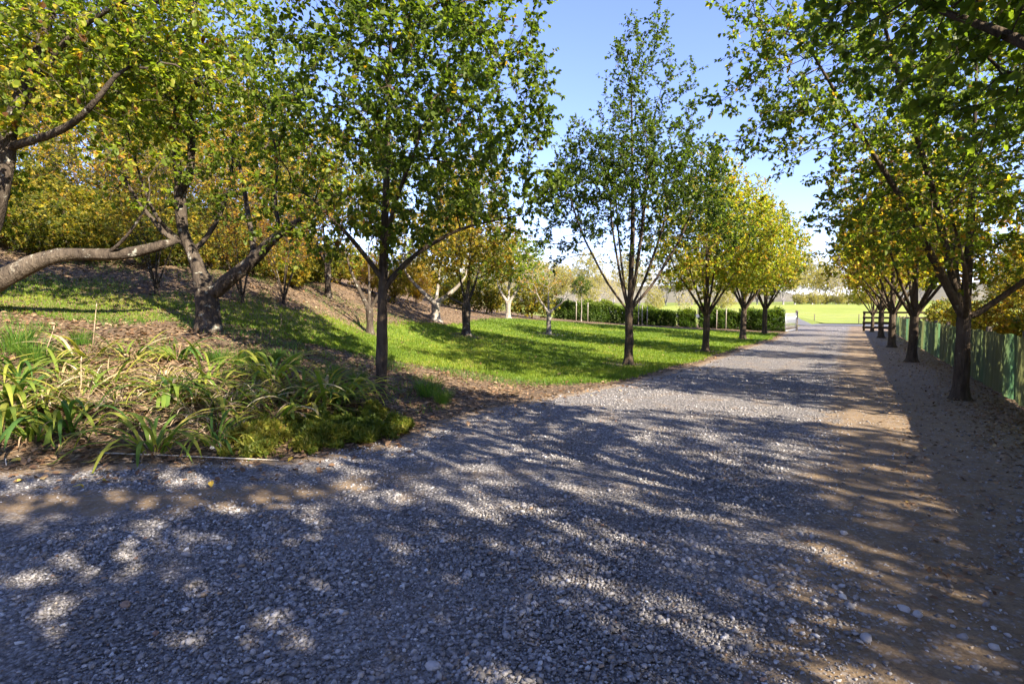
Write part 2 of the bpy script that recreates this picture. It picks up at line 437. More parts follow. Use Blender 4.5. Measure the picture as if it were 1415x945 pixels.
# drive: exact strips between the left edge and the right verge
def line_right(off):      # a line parallel to the right-hand row
    return np.array([8.1, 10.2]) + DRN * off
FENCE_OFF = .75
EDd = dense(EDGE_S, .35)
EDd = EDd[(EDd @ DRV) < 66.5]
vs = np.linspace(0, 1, 46)
VV = []
for e in EDd:
    a = e @ DRV
    right = DRV * a + DRN * (line_right(FENCE_OFF - .05) @ DRN)
    if a < 3: right = right + DRV * 0
    VV.append(e[None] + (right - e)[None] * vs[:, None])
VV = np.array(VV); n, mm = VV.shape[:2]
P2 = VV.reshape(-1, 2)
idx = np.arange(n * mm).reshape(n, mm)
DQ = np.stack([idx[:-1, :-1], idx[1:, :-1], idx[1:, 1:], idx[:-1, 1:]], -1).reshape(-1, 4)
ga, gc = P2 @ DRV, P2 @ DRN
RC = float(line_right(0) @ DRN)         # across-coordinate of the right row of trees
def dirt_mask(P):
    a, c = P @ DRV, P @ DRN
    right = sstep(c, RC - 2.9, RC - 1.3) * .95
    right = np.maximum(right, sstep(c, RC - 1.0, RC - .3)) * (.72 + .5 * fbm(P, .8, 11))
    s = edge_dist(P)
    track = np.exp(-((s + 1.2) / .42) ** 2) * (1 - sstep(a, 2.5, 6)) * .95      # bare wheel track by the bed
    track2 = np.exp(-((s + 2.4) / .5) ** 2) * sstep(a, 7, 11) * .45
    margin = (1 - sstep(-s, .05, .5)) * .8
    return np.clip(np.maximum.reduce([right, track, track2, margin]), 0, 1)
dz = height(P2) * 0 + .006 * (fbm(P2, 1.5, 3) - .5) * 4
dm_ = mesh_from('driveway', np.c_[P2, dz - .0], DQ, mats=[gravel_mat()], smooth=True)
vattr(dm_, 'dirt', dirt_mask(P2))
structure('driveway', dm_)

# crossing road and the paddock beyond
def strip_sheet(name, a0, a1, c0, c1, na, nc, mat, z):
    A = np.linspace(a0, a1, na); C = np.linspace(c0, c1, nc)
    P = np.array([DRV * a + DRN * c for a in A for c in C])
    ii = np.arange(na * nc).reshape(na, nc)
    Q = np.stack([ii[:-1, :-1], ii[:-1, 1:], ii[1:, 1:], ii[1:, :-1]], -1).reshape(-1, 4)
    return structure(name, mesh_from(name, np.c_[P, height(P) + z], Q, mats=[mat], smooth=True))
strip_sheet('road', 67, 77, -28, 60, 12, 60, asphalt_mat(), .02)
strip_sheet('paddock', 79, 185, -40, 120, 40, 40, pasture_mat(), .06)

# ------------------------------------------------------------------ tree growing
def colonize(rng, pos, par, attr, step, kill, trop=(0, 0, .15), iters=140, infl=99.0, wander=.12):
    pos = [np.array(p, float) for p in pos]; par = list(par); kids = {}
    A = attr.copy(); P = np.array(pos)
    d = np.sqrt(((A[:, None] - P[None]) ** 2).sum(2)); ni = d.argmin(1); nd = d.min(1)
    trop = np.array(trop, float)
    for it in range(iters):
        if len(A) == 0: break
        act = nd < infl
        if not act.any(): break
        u, inv = np.unique(ni[act], return_inverse=True)
        dirs = A[act] - P[ni[act]]; dirs /= np.linalg.norm(dirs, axis=1)[:, None] + 1e-9
        S = np.zeros((len(u), 3)); np.add.at(S, inv, dirs)
        S /= np.linalg.norm(S, axis=1)[:, None] + 1e-9
        S += trop + rng.normal(0, wander, S.shape); S /= np.linalg.norm(S, axis=1)[:, None] + 1e-9
        new = []; npar = []
        for k, uu in enumerate(u):
            if kids.get(uu, 0) >= 3: continue
            q = P[uu] + S[k] * step
            kids[uu] = kids.get(uu, 0) + 1
            new.append(q); npar.append(int(uu))
        if not new: break
        N = np.array(new); b = len(P)
        P = np.vstack([P, N]); par += npar
        d = np.sqrt(((A[:, None] - N[None]) ** 2).sum(2)); j = d.argmin(1); dj = d.min(1)
        better = dj < nd; nd = np.where(better, dj, nd); ni = np.where(better, b + j, ni)
        alive = nd > kill
        A, nd, ni = A[alive], nd[alive], ni[alive]
    return P, np.array(par)

def polyline_nodes(lines, step):
    """lines: list of (points, attach) ; attach = None or (line, t index) -> nodes, parents, forced radius"""
    pos = []; par = []; rad = []; ids = []
    for pts, radii, attach in lines:
        pts = np.array(pts, float); seg = np.linalg.norm(np.diff(pts, axis=0), axis=1); L = np.r_[0, np.cumsum(seg)]
        m = max(2, int(L[-1] / step) + 1); s = np.linspace(0, L[-1], m)
        # smooth interpolation
        Q = np.stack([np.interp(s, L, pts[:, k]) for k in range(3)], 1)
        for _ in range(2):
            Q[1:-1] = Q[1:-1] * .5 + (Q[:-2] + Q[2:]) * .25
        R = np.interp(s, L, np.linspace(0, 1, len(pts))) ; R = np.interp(R, np.linspace(0, 1, len(radii)), radii)
        my = []
        if attach is None: prev = -1; start = 0
        else:
            cand = np.array([pos[i] for i in ids[attach]]); prev = ids[attach][int(np.argmin(((cand - Q[0]) ** 2).sum(1)))]; start = 1
        for k in range(start, m):
            pos.append(Q[k]); par.append(prev); rad.append(R[k]); prev = len(pos) - 1; my.append(prev)
        ids.append(my)
    return pos, par, rad

def ell_points(rng, lobes, n):
    vol = np.array([l[3] * l[4] * l[5] * (l[6] if len(l) > 6 else 1) for l in lobes]); k = rng.choice(len(lobes), n, p=vol / vol.sum())
    L = np.array([l[:6] for l in lobes])[k]
    v = rng.normal(size=(n, 3)); v /= np.linalg.norm(v, axis=1)[:, None]
    r = rng.random(n) ** (1 / 2.4)
    return L[:, :3] + v * r[:, None] * L[:, 3:6]

def skeleton_mesh(P, par, R, sides_fn, skip_below=0.0):
    """tubes following the thickest child; returns V,Q"""
    n = len(P); ch = [[] for _ in range(n)]
    for i, p in enumerate(par):
        if p >= 0: ch[p].append(i)
    V = []; Q = []; nv = 0
    starts = [(i, None) for i in range(n) if par[i] < 0]
    while starts:
        s, frm = starts.pop()
        chain = [s] if frm is None else [frm, s]
        c = s
        while ch[c]:
            k = sorted(ch[c], key=lambda q: -R[q])
            for o in k[1:]: starts.append((o, c))
            c = k[0]; chain.append(c)
        rr = R[chain].copy()
        if frm is not None: rr[0] = min(rr[0], rr[1] * 1.15)
        if rr.max() < skip_below or len(chain) < 2: continue
        ns = sides_fn(rr.max()); v, q = tube(P[chain], rr, ns, cap=False)
        if rr.max() > .05:
            v = np.array(v); c = np.repeat(P[chain], ns, 0); ang = np.tile(np.arange(ns), len(chain)); ln = np.repeat(np.arange(len(chain)), ns)
            a_ = ang * 2 * PI / ns; nz = fbm(np.c_[np.cos(a_) * 1.3 + ln * .11, np.sin(a_) * 1.3 + ln * .55 + s * .37], 1.0, 3) - .5
            v = c + (v - c) * (1 + .5 * nz)[:, None]
        V.append(np.array(v)); Q.append(np.array(q) + nv); nv += len(v)
    return np.vstack(V), np.vstack(Q)

def leaves_mesh(rng, base, d, L, W, tint, droop=.25, flat=.7, simple=False):
    n = len(base)
    d = d + np.array([0, 0, -droop]); d /= np.linalg.norm(d, axis=1)[:, None] + 1e-9
    up = np.array([0, 0, flat]) + rng.normal(0, .42, (n, 3))
    w = np.cross(d, up); w /= np.linalg.norm(w, axis=1)[:, None] + 1e-9
    nn = np.cross(w, d)
    l = L[:, None]; hw = W[:, None] * .5
    fold = rng.uniform(.05, .45, (n, 1)); curl = rng.uniform(-.05, .22, (n, 1))
    p0 = base; p3 = base + d * l - nn * curl * l
    if simple:
        a = base + d * l * .48 + w * hw + nn * fold * hw; b = base + d * l * .48 - w * hw + nn * fold * hw
        V = np.stack([p0, a, p3, b], 1).reshape(-1, 3)
        Q = np.arange(4 * n).reshape(n, 4); return V, Q, tint
    p1 = base + d * l * .28 + w * hw + nn * fold * hw; p5 = base + d * l * .28 - w * hw + nn * fold * hw
    p2 = base + d * l * .68 + w * hw * .78 + nn * (fold * hw * .8 - curl * l * .4); p4 = base + d * l * .68 - w * hw * .78 + nn * (fold * hw * .8 - curl * l * .4)
    V = np.stack([p0, p1, p2, p3, p4, p5], 1).reshape(-1, 3)
    b = (np.arange(n) * 6)[:, None]
    Q = np.concatenate([b + np.array([[0, 1, 2, 3]]), b + np.array([[0, 3, 4, 5]])], 1).reshape(-1, 4)
    return V, Q, np.repeat(tint, 2)

def grow_tree(seed, lines, lobes, n_attr, step=.22, kill=.34, trop=(0, 0, .2), trunk_r=.14, tip=.0035, twigs=1.6, twig_len=(.15, .38), leaves_per=6,
              leaf=(.075, .05), tint=(.35, .15), thin=.02, leaf_keep=None, simple=False, twig_up=.3, droop=.25, flare=1.0, tint_fn=None, rexp=None, wander=.12, flat=.7, dens=(1.75, 1.55)):
    """returns dict of meshes data: trunk(V,Q), branches(V,Q), leaves(V,Q,tint); coordinates local to the tree's base"""
    rng = np.random.default_rng(seed)
    n_attr = int(n_attr * 1.35); kill *= .85; twigs *= dens[0]; leaves_per *= dens[1]
    pos, par, frad = polyline_nodes(lines, step)
    nf = len(pos)
    A = ell_points(rng, lobes, n_attr)
    P, par = colonize(rng, pos, par, A, step, kill, trop, wander=wander)
    n = len(P)
    # leaf counts -> radii
    cnt = np.zeros(n); kids = np.zeros(n, int)
    for i in range(n - 1, -1, -1):
        if cnt[i] == 0: cnt[i] = 1
        if par[i] >= 0: cnt[par[i]] += cnt[i]; kids[par[i]] += 1
    tot = cnt.max(); ex = math.log(max(tot, 2)) / math.log(max(trunk_r / tip, 2)) if rexp is None else rexp
    R = tip * cnt ** (1 / ex)
    for i in range(nf):
        if frad[i] > 0: R[i] = frad[i] if frad[i] > tip else R[i]
    for i in range(nf, n):
        R[i] = min(R[i], R[par[i]] * .92)
    # smooth positions of grown nodes
    for _ in range(2):
        acc = np.zeros_like(P); c = np.zeros(n)
        for i in range(n):
            if par[i] >= 0:
                acc[i] += P[par[i]]; c[i] += 1; acc[par[i]] += P[i]; c[par[i]] += 1
        mk = (c > 1) & (np.arange(n) >= nf)
        P[mk] = P[mk] * .6 + .4 * acc[mk] / c[mk][:, None]
    # root flare
    z0 = P[0, 2]
    base = np.arange(n)[:nf]
    for i in base:
        hgt = P[i, 2] - z0
        if hgt < .35 and np.hypot(*(P[i, :2] - P[0, :2])) < .5: R[i] *= 1 + flare * (1 - hgt / .35) ** 2
    V1, Q1 = skeleton_mesh(P, par, R, lambda r: 14 if r > .1 else 9 if r > .04 else 6 if r > .015 else 4)
    # twigs with leaves
    D = np.zeros_like(P); has = par >= 0
    D[has] = P[has] - P[par[has]]; D /= np.linalg.norm(D, axis=1)[:, None] + 1e-9
    thin_i = np.where((R < thin) & has)[0]
    if leaf_keep is not None: thin_i = thin_i[rng.random(len(thin_i)) < leaf_keep(P[thin_i])]
    k = rng.poisson(twigs, len(thin_i)); ti = np.repeat(thin_i, k)
    m = len(ti)
    td = D[ti] * .6 + rng.normal(0, .62, (m, 3)) + np.array([0, 0, twig_up]); td /= np.linalg.norm(td, axis=1)[:, None]
    tl = rng.uniform(*twig_len, m)
    tb = P[ti]; te = tb + td * tl[:, None]
    # twig tubes: triangular
    u = np.cross(td, [0.3, .2, 1]); u /= np.linalg.norm(u, axis=1)[:, None] + 1e-9; w = np.cross(td, u)
    ang = np.arange(3) * 2 * PI / 3
    ring = np.cos(ang)[None, :, None] * u[:, None] + np.sin(ang)[None, :, None] * w[:, None]
    TV = np.concatenate([tb[:, None] + ring * tip * .8, te[:, None] + ring * tip * .35], 1).reshape(-1, 3)
    b = (np.arange(m) * 6)[:, None]
    TQ = np.concatenate([b + np.array([[j, (j + 1) % 3, 3 + (j + 1) % 3, 3 + j]]) for j in range(3)], 1).reshape(-1, 4)
    VB = np.vstack([V1, TV]); QB = np.vstack([Q1, TQ + len(V1)])
    # leaves
    lp = rng.poisson(leaves_per, m); li = np.repeat(np.arange(m), lp); nl = len(li)
    f = rng.random(nl) ** .55
    lb = tb[li] + td[li] * (tl[li] * f)[:, None]
    ld_ = td[li] * .5 + rng.normal(0, .55, (nl, 3)); ld_ /= np.linalg.norm(ld_, axis=1)[:, None]
    LL = leaf[0] * rng.uniform(.5, 1.3, nl); LW = leaf[1] * rng.uniform(.7, 1.2, nl) * (LL / leaf[0])
    tt = tint[0] + rng.normal(0, tint[1] * .6, m)[li] + rng.normal(0, tint[1] * .7, nl)
    if tint_fn is not None: tt = tt + tint_fn(lb, rng)
    odd = rng.random(nl) < .025; tt[odd] += rng.uniform(.2, .5, odd.sum())
    LV, LQ, LT = leaves_mesh(rng, lb, ld_, LL, LW, np.clip(tt, 0, .99), droop, flat, simple)
    # split wood into trunk (thick first stretch) and branches
    return dict(wood=(VB, QB), leaf=(LV, LQ, LT), n=n, nl=nl)

def build_tree(name, label, cat, loc, data, bark, leafm, group=None, rotz=0, scale=1.0, split_z=None, bark2=None):
    root = thing(name, label, cat, loc, rotz, group, scale)
    V, Q = data['wood']
    if split_z is not None:
        zc = V[Q].mean(1); rr = zc[:, 2] < split_z if not callable(split_z) else split_z(zc)
        for nm, msk in (('trunk', rr), ('branches', ~rr)):
            q = Q[msk]; used = np.unique(q); rm = np.zeros(len(V), np.int64); rm[used] = np.arange(len(used))
            link(nm, mesh_from(name + '_' + nm, V[used], rm[q], mats=[bark2 if bark2 and nm == 'branches' else bark], smooth=True), root)
    else:
        link('trunk', mesh_from(name + '_trunk', V, Q, mats=[bark], smooth=True), root)
    LV, LQ, LT = data['leaf']
    if len(LQ): link('crown', mesh_from(name + '_crown', LV, LQ, mats=[leafm], tint=LT), root)
    return root
STATS = []
def lobe_px(base, px, py, D, rx, ry, rz, w=1.0):
    p = at(px, py, D) - base; return (p[0], p[1], p[2], rx, ry, rz, w)
# ------------------------------------------------------------------ avenue trees
AV = 'avenue trees along the drive'
T_ = lambda *a: np.array(a, float)
# --- first tree of the near side: big round dark crown
L1 = ground_at(527, 545, 9.4)
d = grow_tree(11, [([(0, 0, -.15), (.01, 0, .8), (.03, .02, 1.6), (.06, .05, 2.3), (.12, .05, 3.6), (.2, 0, 5.2), (.25, 0, 6.6)], [.10, .09, .085, .072, .05, .034, .015], None),
                   ([(.04, .02, 1.75), (.5, .1, 2.3), (1.3, .1, 2.75), (2.3, 0, 2.95)], [.05, .04, .025, .012], 0),
                   ([(.05, .03, 1.9), (-.35, -.2, 2.5), (-.9, -.4, 3.1)], [.045, .035, .02], 0),
                   ([(.06, .05, 2.1), (.3, -.5, 2.9), (.8, -1.0, 3.8)], [.045, .035, .02], 0)],
              [(.5, 0, 4.9, 2.35, 2.3, 2.6), (2.0, -.1, 3.5, 1.25, 1.3, .95), (-1.1, -.3, 3.1, 1.2, 1.2, 1.0), (0, -.2, 2.7, 1.3, 1.1, .6), (.3, -.5, 3.0, 1.2, 1.2, .75), (1.2, .2, 6.6, 1.7, 1.6, 1.5)],
              1150, step=.2, kill=.3, trop=(0, 0, .12), trunk_r=.12, twigs=2.0, leaves_per=8.0, leaf=(.074, .052), tint=(.36, .2), droop=.45, leaf_keep=lambda p: np.full(len(p), .86),
              tint_fn=lambda p, r: .22 * (p[:, 0] < .2) * (p[:, 2] < 4) + .1 * (p[:, 2] > 6))  # lower left leaves paler: the sunlight on them is put into their tint
STATS.append(('L1', d['n'], d['nl']))
build_tree('avenue_tree', 'dark green broad crowned avenue tree growing in the strappy planting bed', 'tree', L1, d, M_BARK, M_LEAF, AV, split_z=2.0)
# --- second: upright spires
L2 = ground_at(868, 505, 16.8)
up2 = lambda ax, ay, top, x2: [(0, 0, 1.55), (ax * .35, ay * .35, 2.4), (ax * .75, ay * .75, 3.8), (ax, ay, 5.2), (x2, ay, top)]
d = grow_tree(22, [([(0, 0, -.15), (.02, 0, .7), (.0, 0, 1.5), (.05, 0, 2.1), (.1, .05, 4), (.05, 0, 6), (0, 0, 8.2)], [.15, .125, .12, .085, .06, .04, .015], None),
                   (up2(.55, .3, 7.6, .8), [.042, .036, .026, .012], 0), (up2(-.6, .2, 6.6, -.9), [.042, .036, .024, .012], 0), (up2(1.15, -.3, 6.4, 1.6), [.042, .036, .024, .010], 0),
                   (up2(-1.9, -.3, 5.1, -2.4), [.036, .03, .022, .010], 0), (up2(.2, -1.1, 6.3, .2), [.036, .03, .022, .010], 0), (up2(-.2, 1.2, 6.3, -.3), [.036, .03, .022, .010], 0), (up2(2.2, .6, 5.2, 2.9), [.05, .04, .03, .012], 0)],
              [(.1, 0, 4.8, 2.75, 2.5, 2.2), (-2.2, 0, 3.4, 1.0, 1.0, .8), (2.5, .1, 3.9, 1.1, 1.0, 1.0), (0, 0, 8.1, .68, .65, 1.9, 2.0), (.85, .1, 8.7, .42, .45, 1.9, 2.4), (1.7, -.1, 7.4, .42, .5, 1.5, 1.8), (2.45, .3, 5.9, .55, .6, 1.1, 1.2), (-1.35, .1, 6.2, .6, .6, 1.2, 1.2), (-.6, 0, 7.0, .5, .5, 1.1, 1.3), (-1.9, 0, 3.9, .7, .8, .9), (2.2, .2, 4.0, .8, .8, .9)],
              1900, step=.2, kill=.27, trop=(0, 0, .42), trunk_r=.125, twigs=1.7, leaves_per=6.5, leaf=(.078, .055), tint=(.20, .16), droop=.3, twig_up=.5, wander=.08,
              leaf_keep=lambda p:   .2 + .8 * sstep(p[:, 2] + .55 * np.hypot(p[:, 0], p[:, 1]), 4.3, 6.3), tint_fn=lambda p, r: .12 * sstep(p[:, 2], 6, 9))
STATS.append(('L2', d['n'], d['nl']))
build_tree('avenue_tree', 'avenue tree with tall leafy spires against the sky and bare inner branches', 'tree', L2, d, M_BARK, M_LEAF, AV, split_z=1.7)
# --- protos for the farther ones
def vase(seed, lean=0.0):
    r = np.random.default_rng(seed); L = [([(0, 0, -.15), (.01, 0, .6), (.02, 0, 1.35), (.03, .02, 2.2), (.05 + lean, 0, 4), (lean, 0, 6)], [.15, .125, .12, .085, .05, .015], None)]
    for k in range(7):
        a = k * 2 * PI / 7 + r.normal(0, .2); q = r.uniform(.9, 1.5); c, s = math.cos(a), math.sin(a)
        L.append(([(0, 0, 1.35), (.35 * c, .35 * s, 1.9), (q * c, q * s, 3.2), (1.5 * q * c, 1.5 * q * s, 4.8)], [.055, .045, .03, .012], 0))
    return L
d = grow_tree(33, vase(33), [(0, 0, 4.4, 2.6, 2.5, 2.4), (.3, 0, 6.4, 1.3, 1.3, 1.6), (-1.6, .3, 3.1, 1.2, 1.2, .9), (1.7, -.2, 3.0, 1.2, 1.2, .9), (0, -1.4, 3.1, 1.3, 1.0, .8)], 1200, step=.24, kill=.36, trop=(0, 0, .25), trunk_r=.12,
              twigs=1.9, leaves_per=5.5, leaf=(.095, .065), tint=(.66, .17), droop=.3, tint_fn=lambda p, r: .16 * fbm(p[:, :2] + p[:, 2:3], .8, 9) )
STATS.append(('P1', d['n'], d['nl']))
P1 = build_tree('avenue_tree', 'third avenue tree along the lawn edge with yellow green crown', 'tree', ground_at(975, 487, 22.1), d, M_BARK, M_LEAFY, AV, rotz=.4, scale=1.0, split_z=1.45)
L4 = dup(P1, 'fourth avenue tree along the lawn edge with sunlit yellow crown', ground_at(1026, 470, 31.4), 2.2, 1.16)
L5 = dup(P1, 'last avenue tree on the lawn side beside the metal gate', ground_at(1056, 464, 38.0), 4.1, 1.15)
L4.rotation_euler = (.03, -.025, 2.2); L5.rotation_euler = (-.02, .03, 4.1)
# --- first of the fence row
R1 = np.r_[line_right(0), 0.0]
d = grow_tree(44, [([(0, 0, -.15), (.0, 0, .6), (-.01, 0, 1.2), (.0, 0, 1.5), (.08, .05, 2.6), (.12, .1, 4.4), (.1, .1, 6.2)], [.135, .118, .112, .10, .07, .04, .015], None),
                   ([(0, 0, 1.45), (-.45, -.1, 2.1), (-1.25, -.3, 3.3), (-2.3, -.5, 4.6), (-3.3, -.7, 5.9)], [.075, .065, .05, .035, .015], 0),
                   ([(0, 0, 1.5), (-.2, .1, 2.3), (-.6, .1, 3.8), (-1.3, 0, 5.6), (-1.9, -.1, 7.2)], [.07, .06, .05, .04, .015], 0),
                   ([(.02, 0, 1.4), (.5, -.3, 1.9), (1.2, -.7, 2.7), (2.0, -1.0, 3.9)], [.06, .05, .04, .015], 0),
                   ([(0, 0, 1.4), (-.35, -.5, 1.75), (-.9, -1.1, 2.3), (-1.5, -1.5, 3.2)], [.05, .04, .03, .012], 0),
                   ([(0, 0, 1.5), (.3, .6, 2.2), (.8, 1.4, 3.2), (1.1, 2.0, 4.6)], [.06, .05, .04, .015], 0)],
              [(0, 0, 4.4, 2.5, 2.5, 2.4), (-2.9, -.4, 5.3, 1.9, 1.6, 1.6), (-1.2, -.1, 6.9, 1.7, 1.7, 1.3), (-4.0, -.8, 6.2, 1.0, 1.0, 1.0), (1.6, -.8, 2.9, 1.3, 1.3, 1.1), (-1.3, -1.2, 3.0, 1.2, 1.2, .9), (.4, 1.2, 2.9, 1.6, 1.2, .8), (1.9, -.3, 2.6, 1.3, 1.2, .7), (1.4, -.4, 4.6, 1.9, 1.7, 1.3), (-1.4, .6, 3.3, 1.2, 1.1, .8), (.6, .8, 6.6, 1.8, 1.8, 1.4)],
              2250, step=.2, kill=.29, trop=(0, 0, .15), trunk_r=.125, twigs=1.8, leaves_per=6.6, leaf=(.074, .05), tint=(.54, .18), droop=.35, leaf_keep=lambda p: np.full(len(p), .78),
              tint_fn=lambda p, r: .22 * (1 - sstep(p[:, 2], 2.2, 4.5)))
STATS.append(('R1', d['n'], d['nl']))
R1o = build_tree('avenue_tree', 'thickest fence side avenue tree spreading its limbs over the drive', 'tree', R1, d, M_BARK, M_LEAF, AV, split_z=1.4)
d = grow_tree(45, vase(45), [(0, 0, 4.5, 2.5, 2.5, 2.0), (-.8, 0, 5.8, 1.8, 1.9, 1.3), (-1.7, .3, 3.1, 1.2, 1.3, .9), (1.4, -.2, 3.1, 1.2, 1.2, .9), (0, -1.2, 3.0, 1.4, .9, .8)], 1100, step=.24, kill=.36, trop=(0, 0, .2), trunk_r=.12,
              twigs=1.9, leaves_per=5.5, leaf=(.095, .065), tint=(.77, .16), droop=.3, tint_fn=lambda p, r: .2 * (fbm(p[:, :2] + p[:, 2:3], .8, 4) - .4))
STATS.append(('P2', d['n'], d['nl']))
P2t = build_tree('avenue_tree', 'second avenue tree along the green shade cloth fence with mustard leaves', 'tree', np.r_[on_flat(1260, 500), 0], d, M_BARK, M_LEAFY, AV, rotz=.2, split_z=1.45)
dup(P2t, 'third avenue tree along the green shade cloth fence with golden crown', np.r_[on_flat(1232, 480), 0], 1.9, 1.02)
dup(P2t, 'fourth avenue tree along the shade cloth fence', np.r_[on_flat(1217, 467), 0], 3.7, 1.1)
dup(P2t, 'last and slimmest avenue tree in front of the wooden rail fence', np.r_[on_flat(1205, 458.5), 0], 5.0, .85)
# --- the tree beside the camera whose branches hang into the top corner
R0 = np.array([3.95, 2.6, 0.0])
d = grow_tree(55, [([(0, 0, -.15), (0, 0, .8), (0, 0, 1.6), (0, .1, 2.6), (0, .3, 4.5), (0, .4, 6)], [.14, .125, .12, .09, .06, .02], None),
                   ([(0, 0, 1.6), (-.1, .7, 2.5), (-.2, 1.6, 3.5), (-.5, 2.5, 4.3)], [.07, .06, .04, .02], 0), ([(0, 0, 1.7), (.4, .8, 2.6), (.6, 1.8, 3.3), (.6, 2.8, 3.8)], [.07, .06, .04, .02], 0),
                   ([(0, 0, 1.7), (-.8, .2, 2.7), (-1.6, .6, 4.2)], [.06, .05, .02], 0), ([(0, 0, 1.6), (.7, -.6, 2.6), (1.4, -1.2, 3.9)], [.06, .05, .02], 0)],
              [(0, .6, 4.9, 2.4, 2.3, 1.7), (.2, 2.3, 4.2, 1.3, 1.1, .95), (-.7, 2.2, 5.0, 1.2, 1.0, .9), (-1.2, .6, 5.6, 1.4, 1.5, 1.1), (.2, 0, 7.3, 1.9, 1.9, 1.6), (-1.0, -1.5, 6.4, 1.3, 1.3, 1.1), lobe_px(R0, 1290, 50, 5.2, 1.0, .9, .75, 1.5), lobe_px(R0, 1390, 130, 5.0, .8, .9, .7, 1.5), lobe_px(R0, 1220, 10, 5.4, .8, .8, .6, 1.3), lobe_px(R0, 1340, -40, 4.6, 1.0, 1.0, .7, 1.2)], 1750, step=.2, kill=.3, trop=(0, 0, .12), trunk_r=.125, twigs=1.6, leaves_per=5.5, leaf=(.085, .058), tint=(.46, .16), droop=.35)
STATS.append(('R0', d['n'], d['nl']))
build_tree('avenue_tree', 'avenue tree whose leafy boughs hang into the upper corner over the fence', 'tree', R0, d, M_BARK, M_LEAF, AV, split_z=1.6)

p_ = R0[:2] - DRV * 8.3
dup(R1o, 'avenue tree of the fence row standing behind the viewpoint', (p_[0], p_[1], 0), 2.0, 1.0)
p_ = R0[:2] - DRV * 16.5
dup(R1o, 'avenue tree of the fence row farthest behind the viewpoint', (p_[0], p_[1], 0), 4.0, 1.05)
# ------------------------------------------------------------------ old orchard trees on the bank
ORCH = 'old orchard trees on the bank and lawn'
# A: trunk out of the frame, log-like limb reaching to the next tree
A0 = at(-150, 470, 10.2); A0[2] = hz(A0[0], A0[1])
def rel(base, pts): return [tuple(at(*p) - base) for p in pts]
linesA = [([(0, 0, -.2)] + rel(A0, [(-120, 440, 10.2), (-60, 400, 10.0), (-12, 310, 9.9), (10, 230, 9.8), (14, 170, 9.7), (45, 90, 9.7), (85, -20, 9.8), (110, -120, 10)]), [.26, .25, .22, .15, .125, .11, .08, .06, .03], None),
          (rel(A0, [(-75, 425, 10.1), (-20, 398, 9.9), (30, 372, 9.9), (72, 350, 10.0), (110, 350, 10.2), (155, 354, 10.4), (200, 346, 10.6), (243, 333, 10.8)]), [.20, .18, .155, .125, .112, .11, .095, .08], 0),
          (rel(A0, [(10, 205, 9.8), (32, 197, 9.6), (60, 190, 9.3), (95, 176, 9.1), (125, 150, 8.9), (160, 105, 8.8)]), [.075, .068, .06, .052, .045, .03], 0),
          (rel(A0, [(12, 180, 9.7), (60, 95, 9.5), (100, 45, 9.3), (180, -5, 9.0)]), [.06, .055, .045, .03], 0),
          (rel(A0, [(5, 240, 9.8), (-40, 150, 9.5), (-60, 50, 9.4)]), [.08, .06, .03], 0),
          (rel(A0, [(238, 335, 10.8), (215, 308, 10.7), (190, 280, 10.6), (165, 230, 10.5)]), [.05, .04, .03, .015], 1),
          (rel(A0, [(150, 352, 10.3), (185, 318, 10.2), (205, 280, 10.0)]), [.035, .025, .012], 1)]
d = grow_tree(66, linesA, [lobe_px(A0, 40, 40, 9.6, 2.2, 1.8, 1.5), lobe_px(A0, 150, 40, 9.3, 1.6, 1.4, 1.3), lobe_px(A0, -80, 120, 9.5, 1.4, 1.6, 1.5), lobe_px(A0, 90, 130, 9, 1.2, .9, .8, .7), lobe_px(A0, 250, 60, 9.4, 1.2, 1.2, 1.1, .8), lobe_px(A0, -110, 235, 10, 1.7, 1.8, 1.3), lobe_px(A0, 175, 190, 9.9, 1.1, 1.1, .8, .9), lobe_px(A0, -30, 10, 9.0, 1.6, 1.6, 1.4)],
              1350, step=.22, kill=.31, trop=(0, 0, .1), trunk_r=.2, tip=.0045, twigs=1.25, leaves_per=5, leaf=(.095, .068), tint=(.56, .2), droop=.45, thin=.022, flare=.25, dens=(2.0, 1.35))
STATS.append(('A', d['n'], d['nl']))
def logsplit(zc):
    a = at(-75, 425, 10.1) - A0; return (zc[:, 2] < a[2] + .9)
TA = build_tree('orchard_tree', 'old spreading tree with one weathered trunk-thick limb stretching level over the bank', 'tree', A0, d, M_LOGBARK, M_LEAFY, ORCH, split_z=logsplit, bark2=M_OLDBARK)
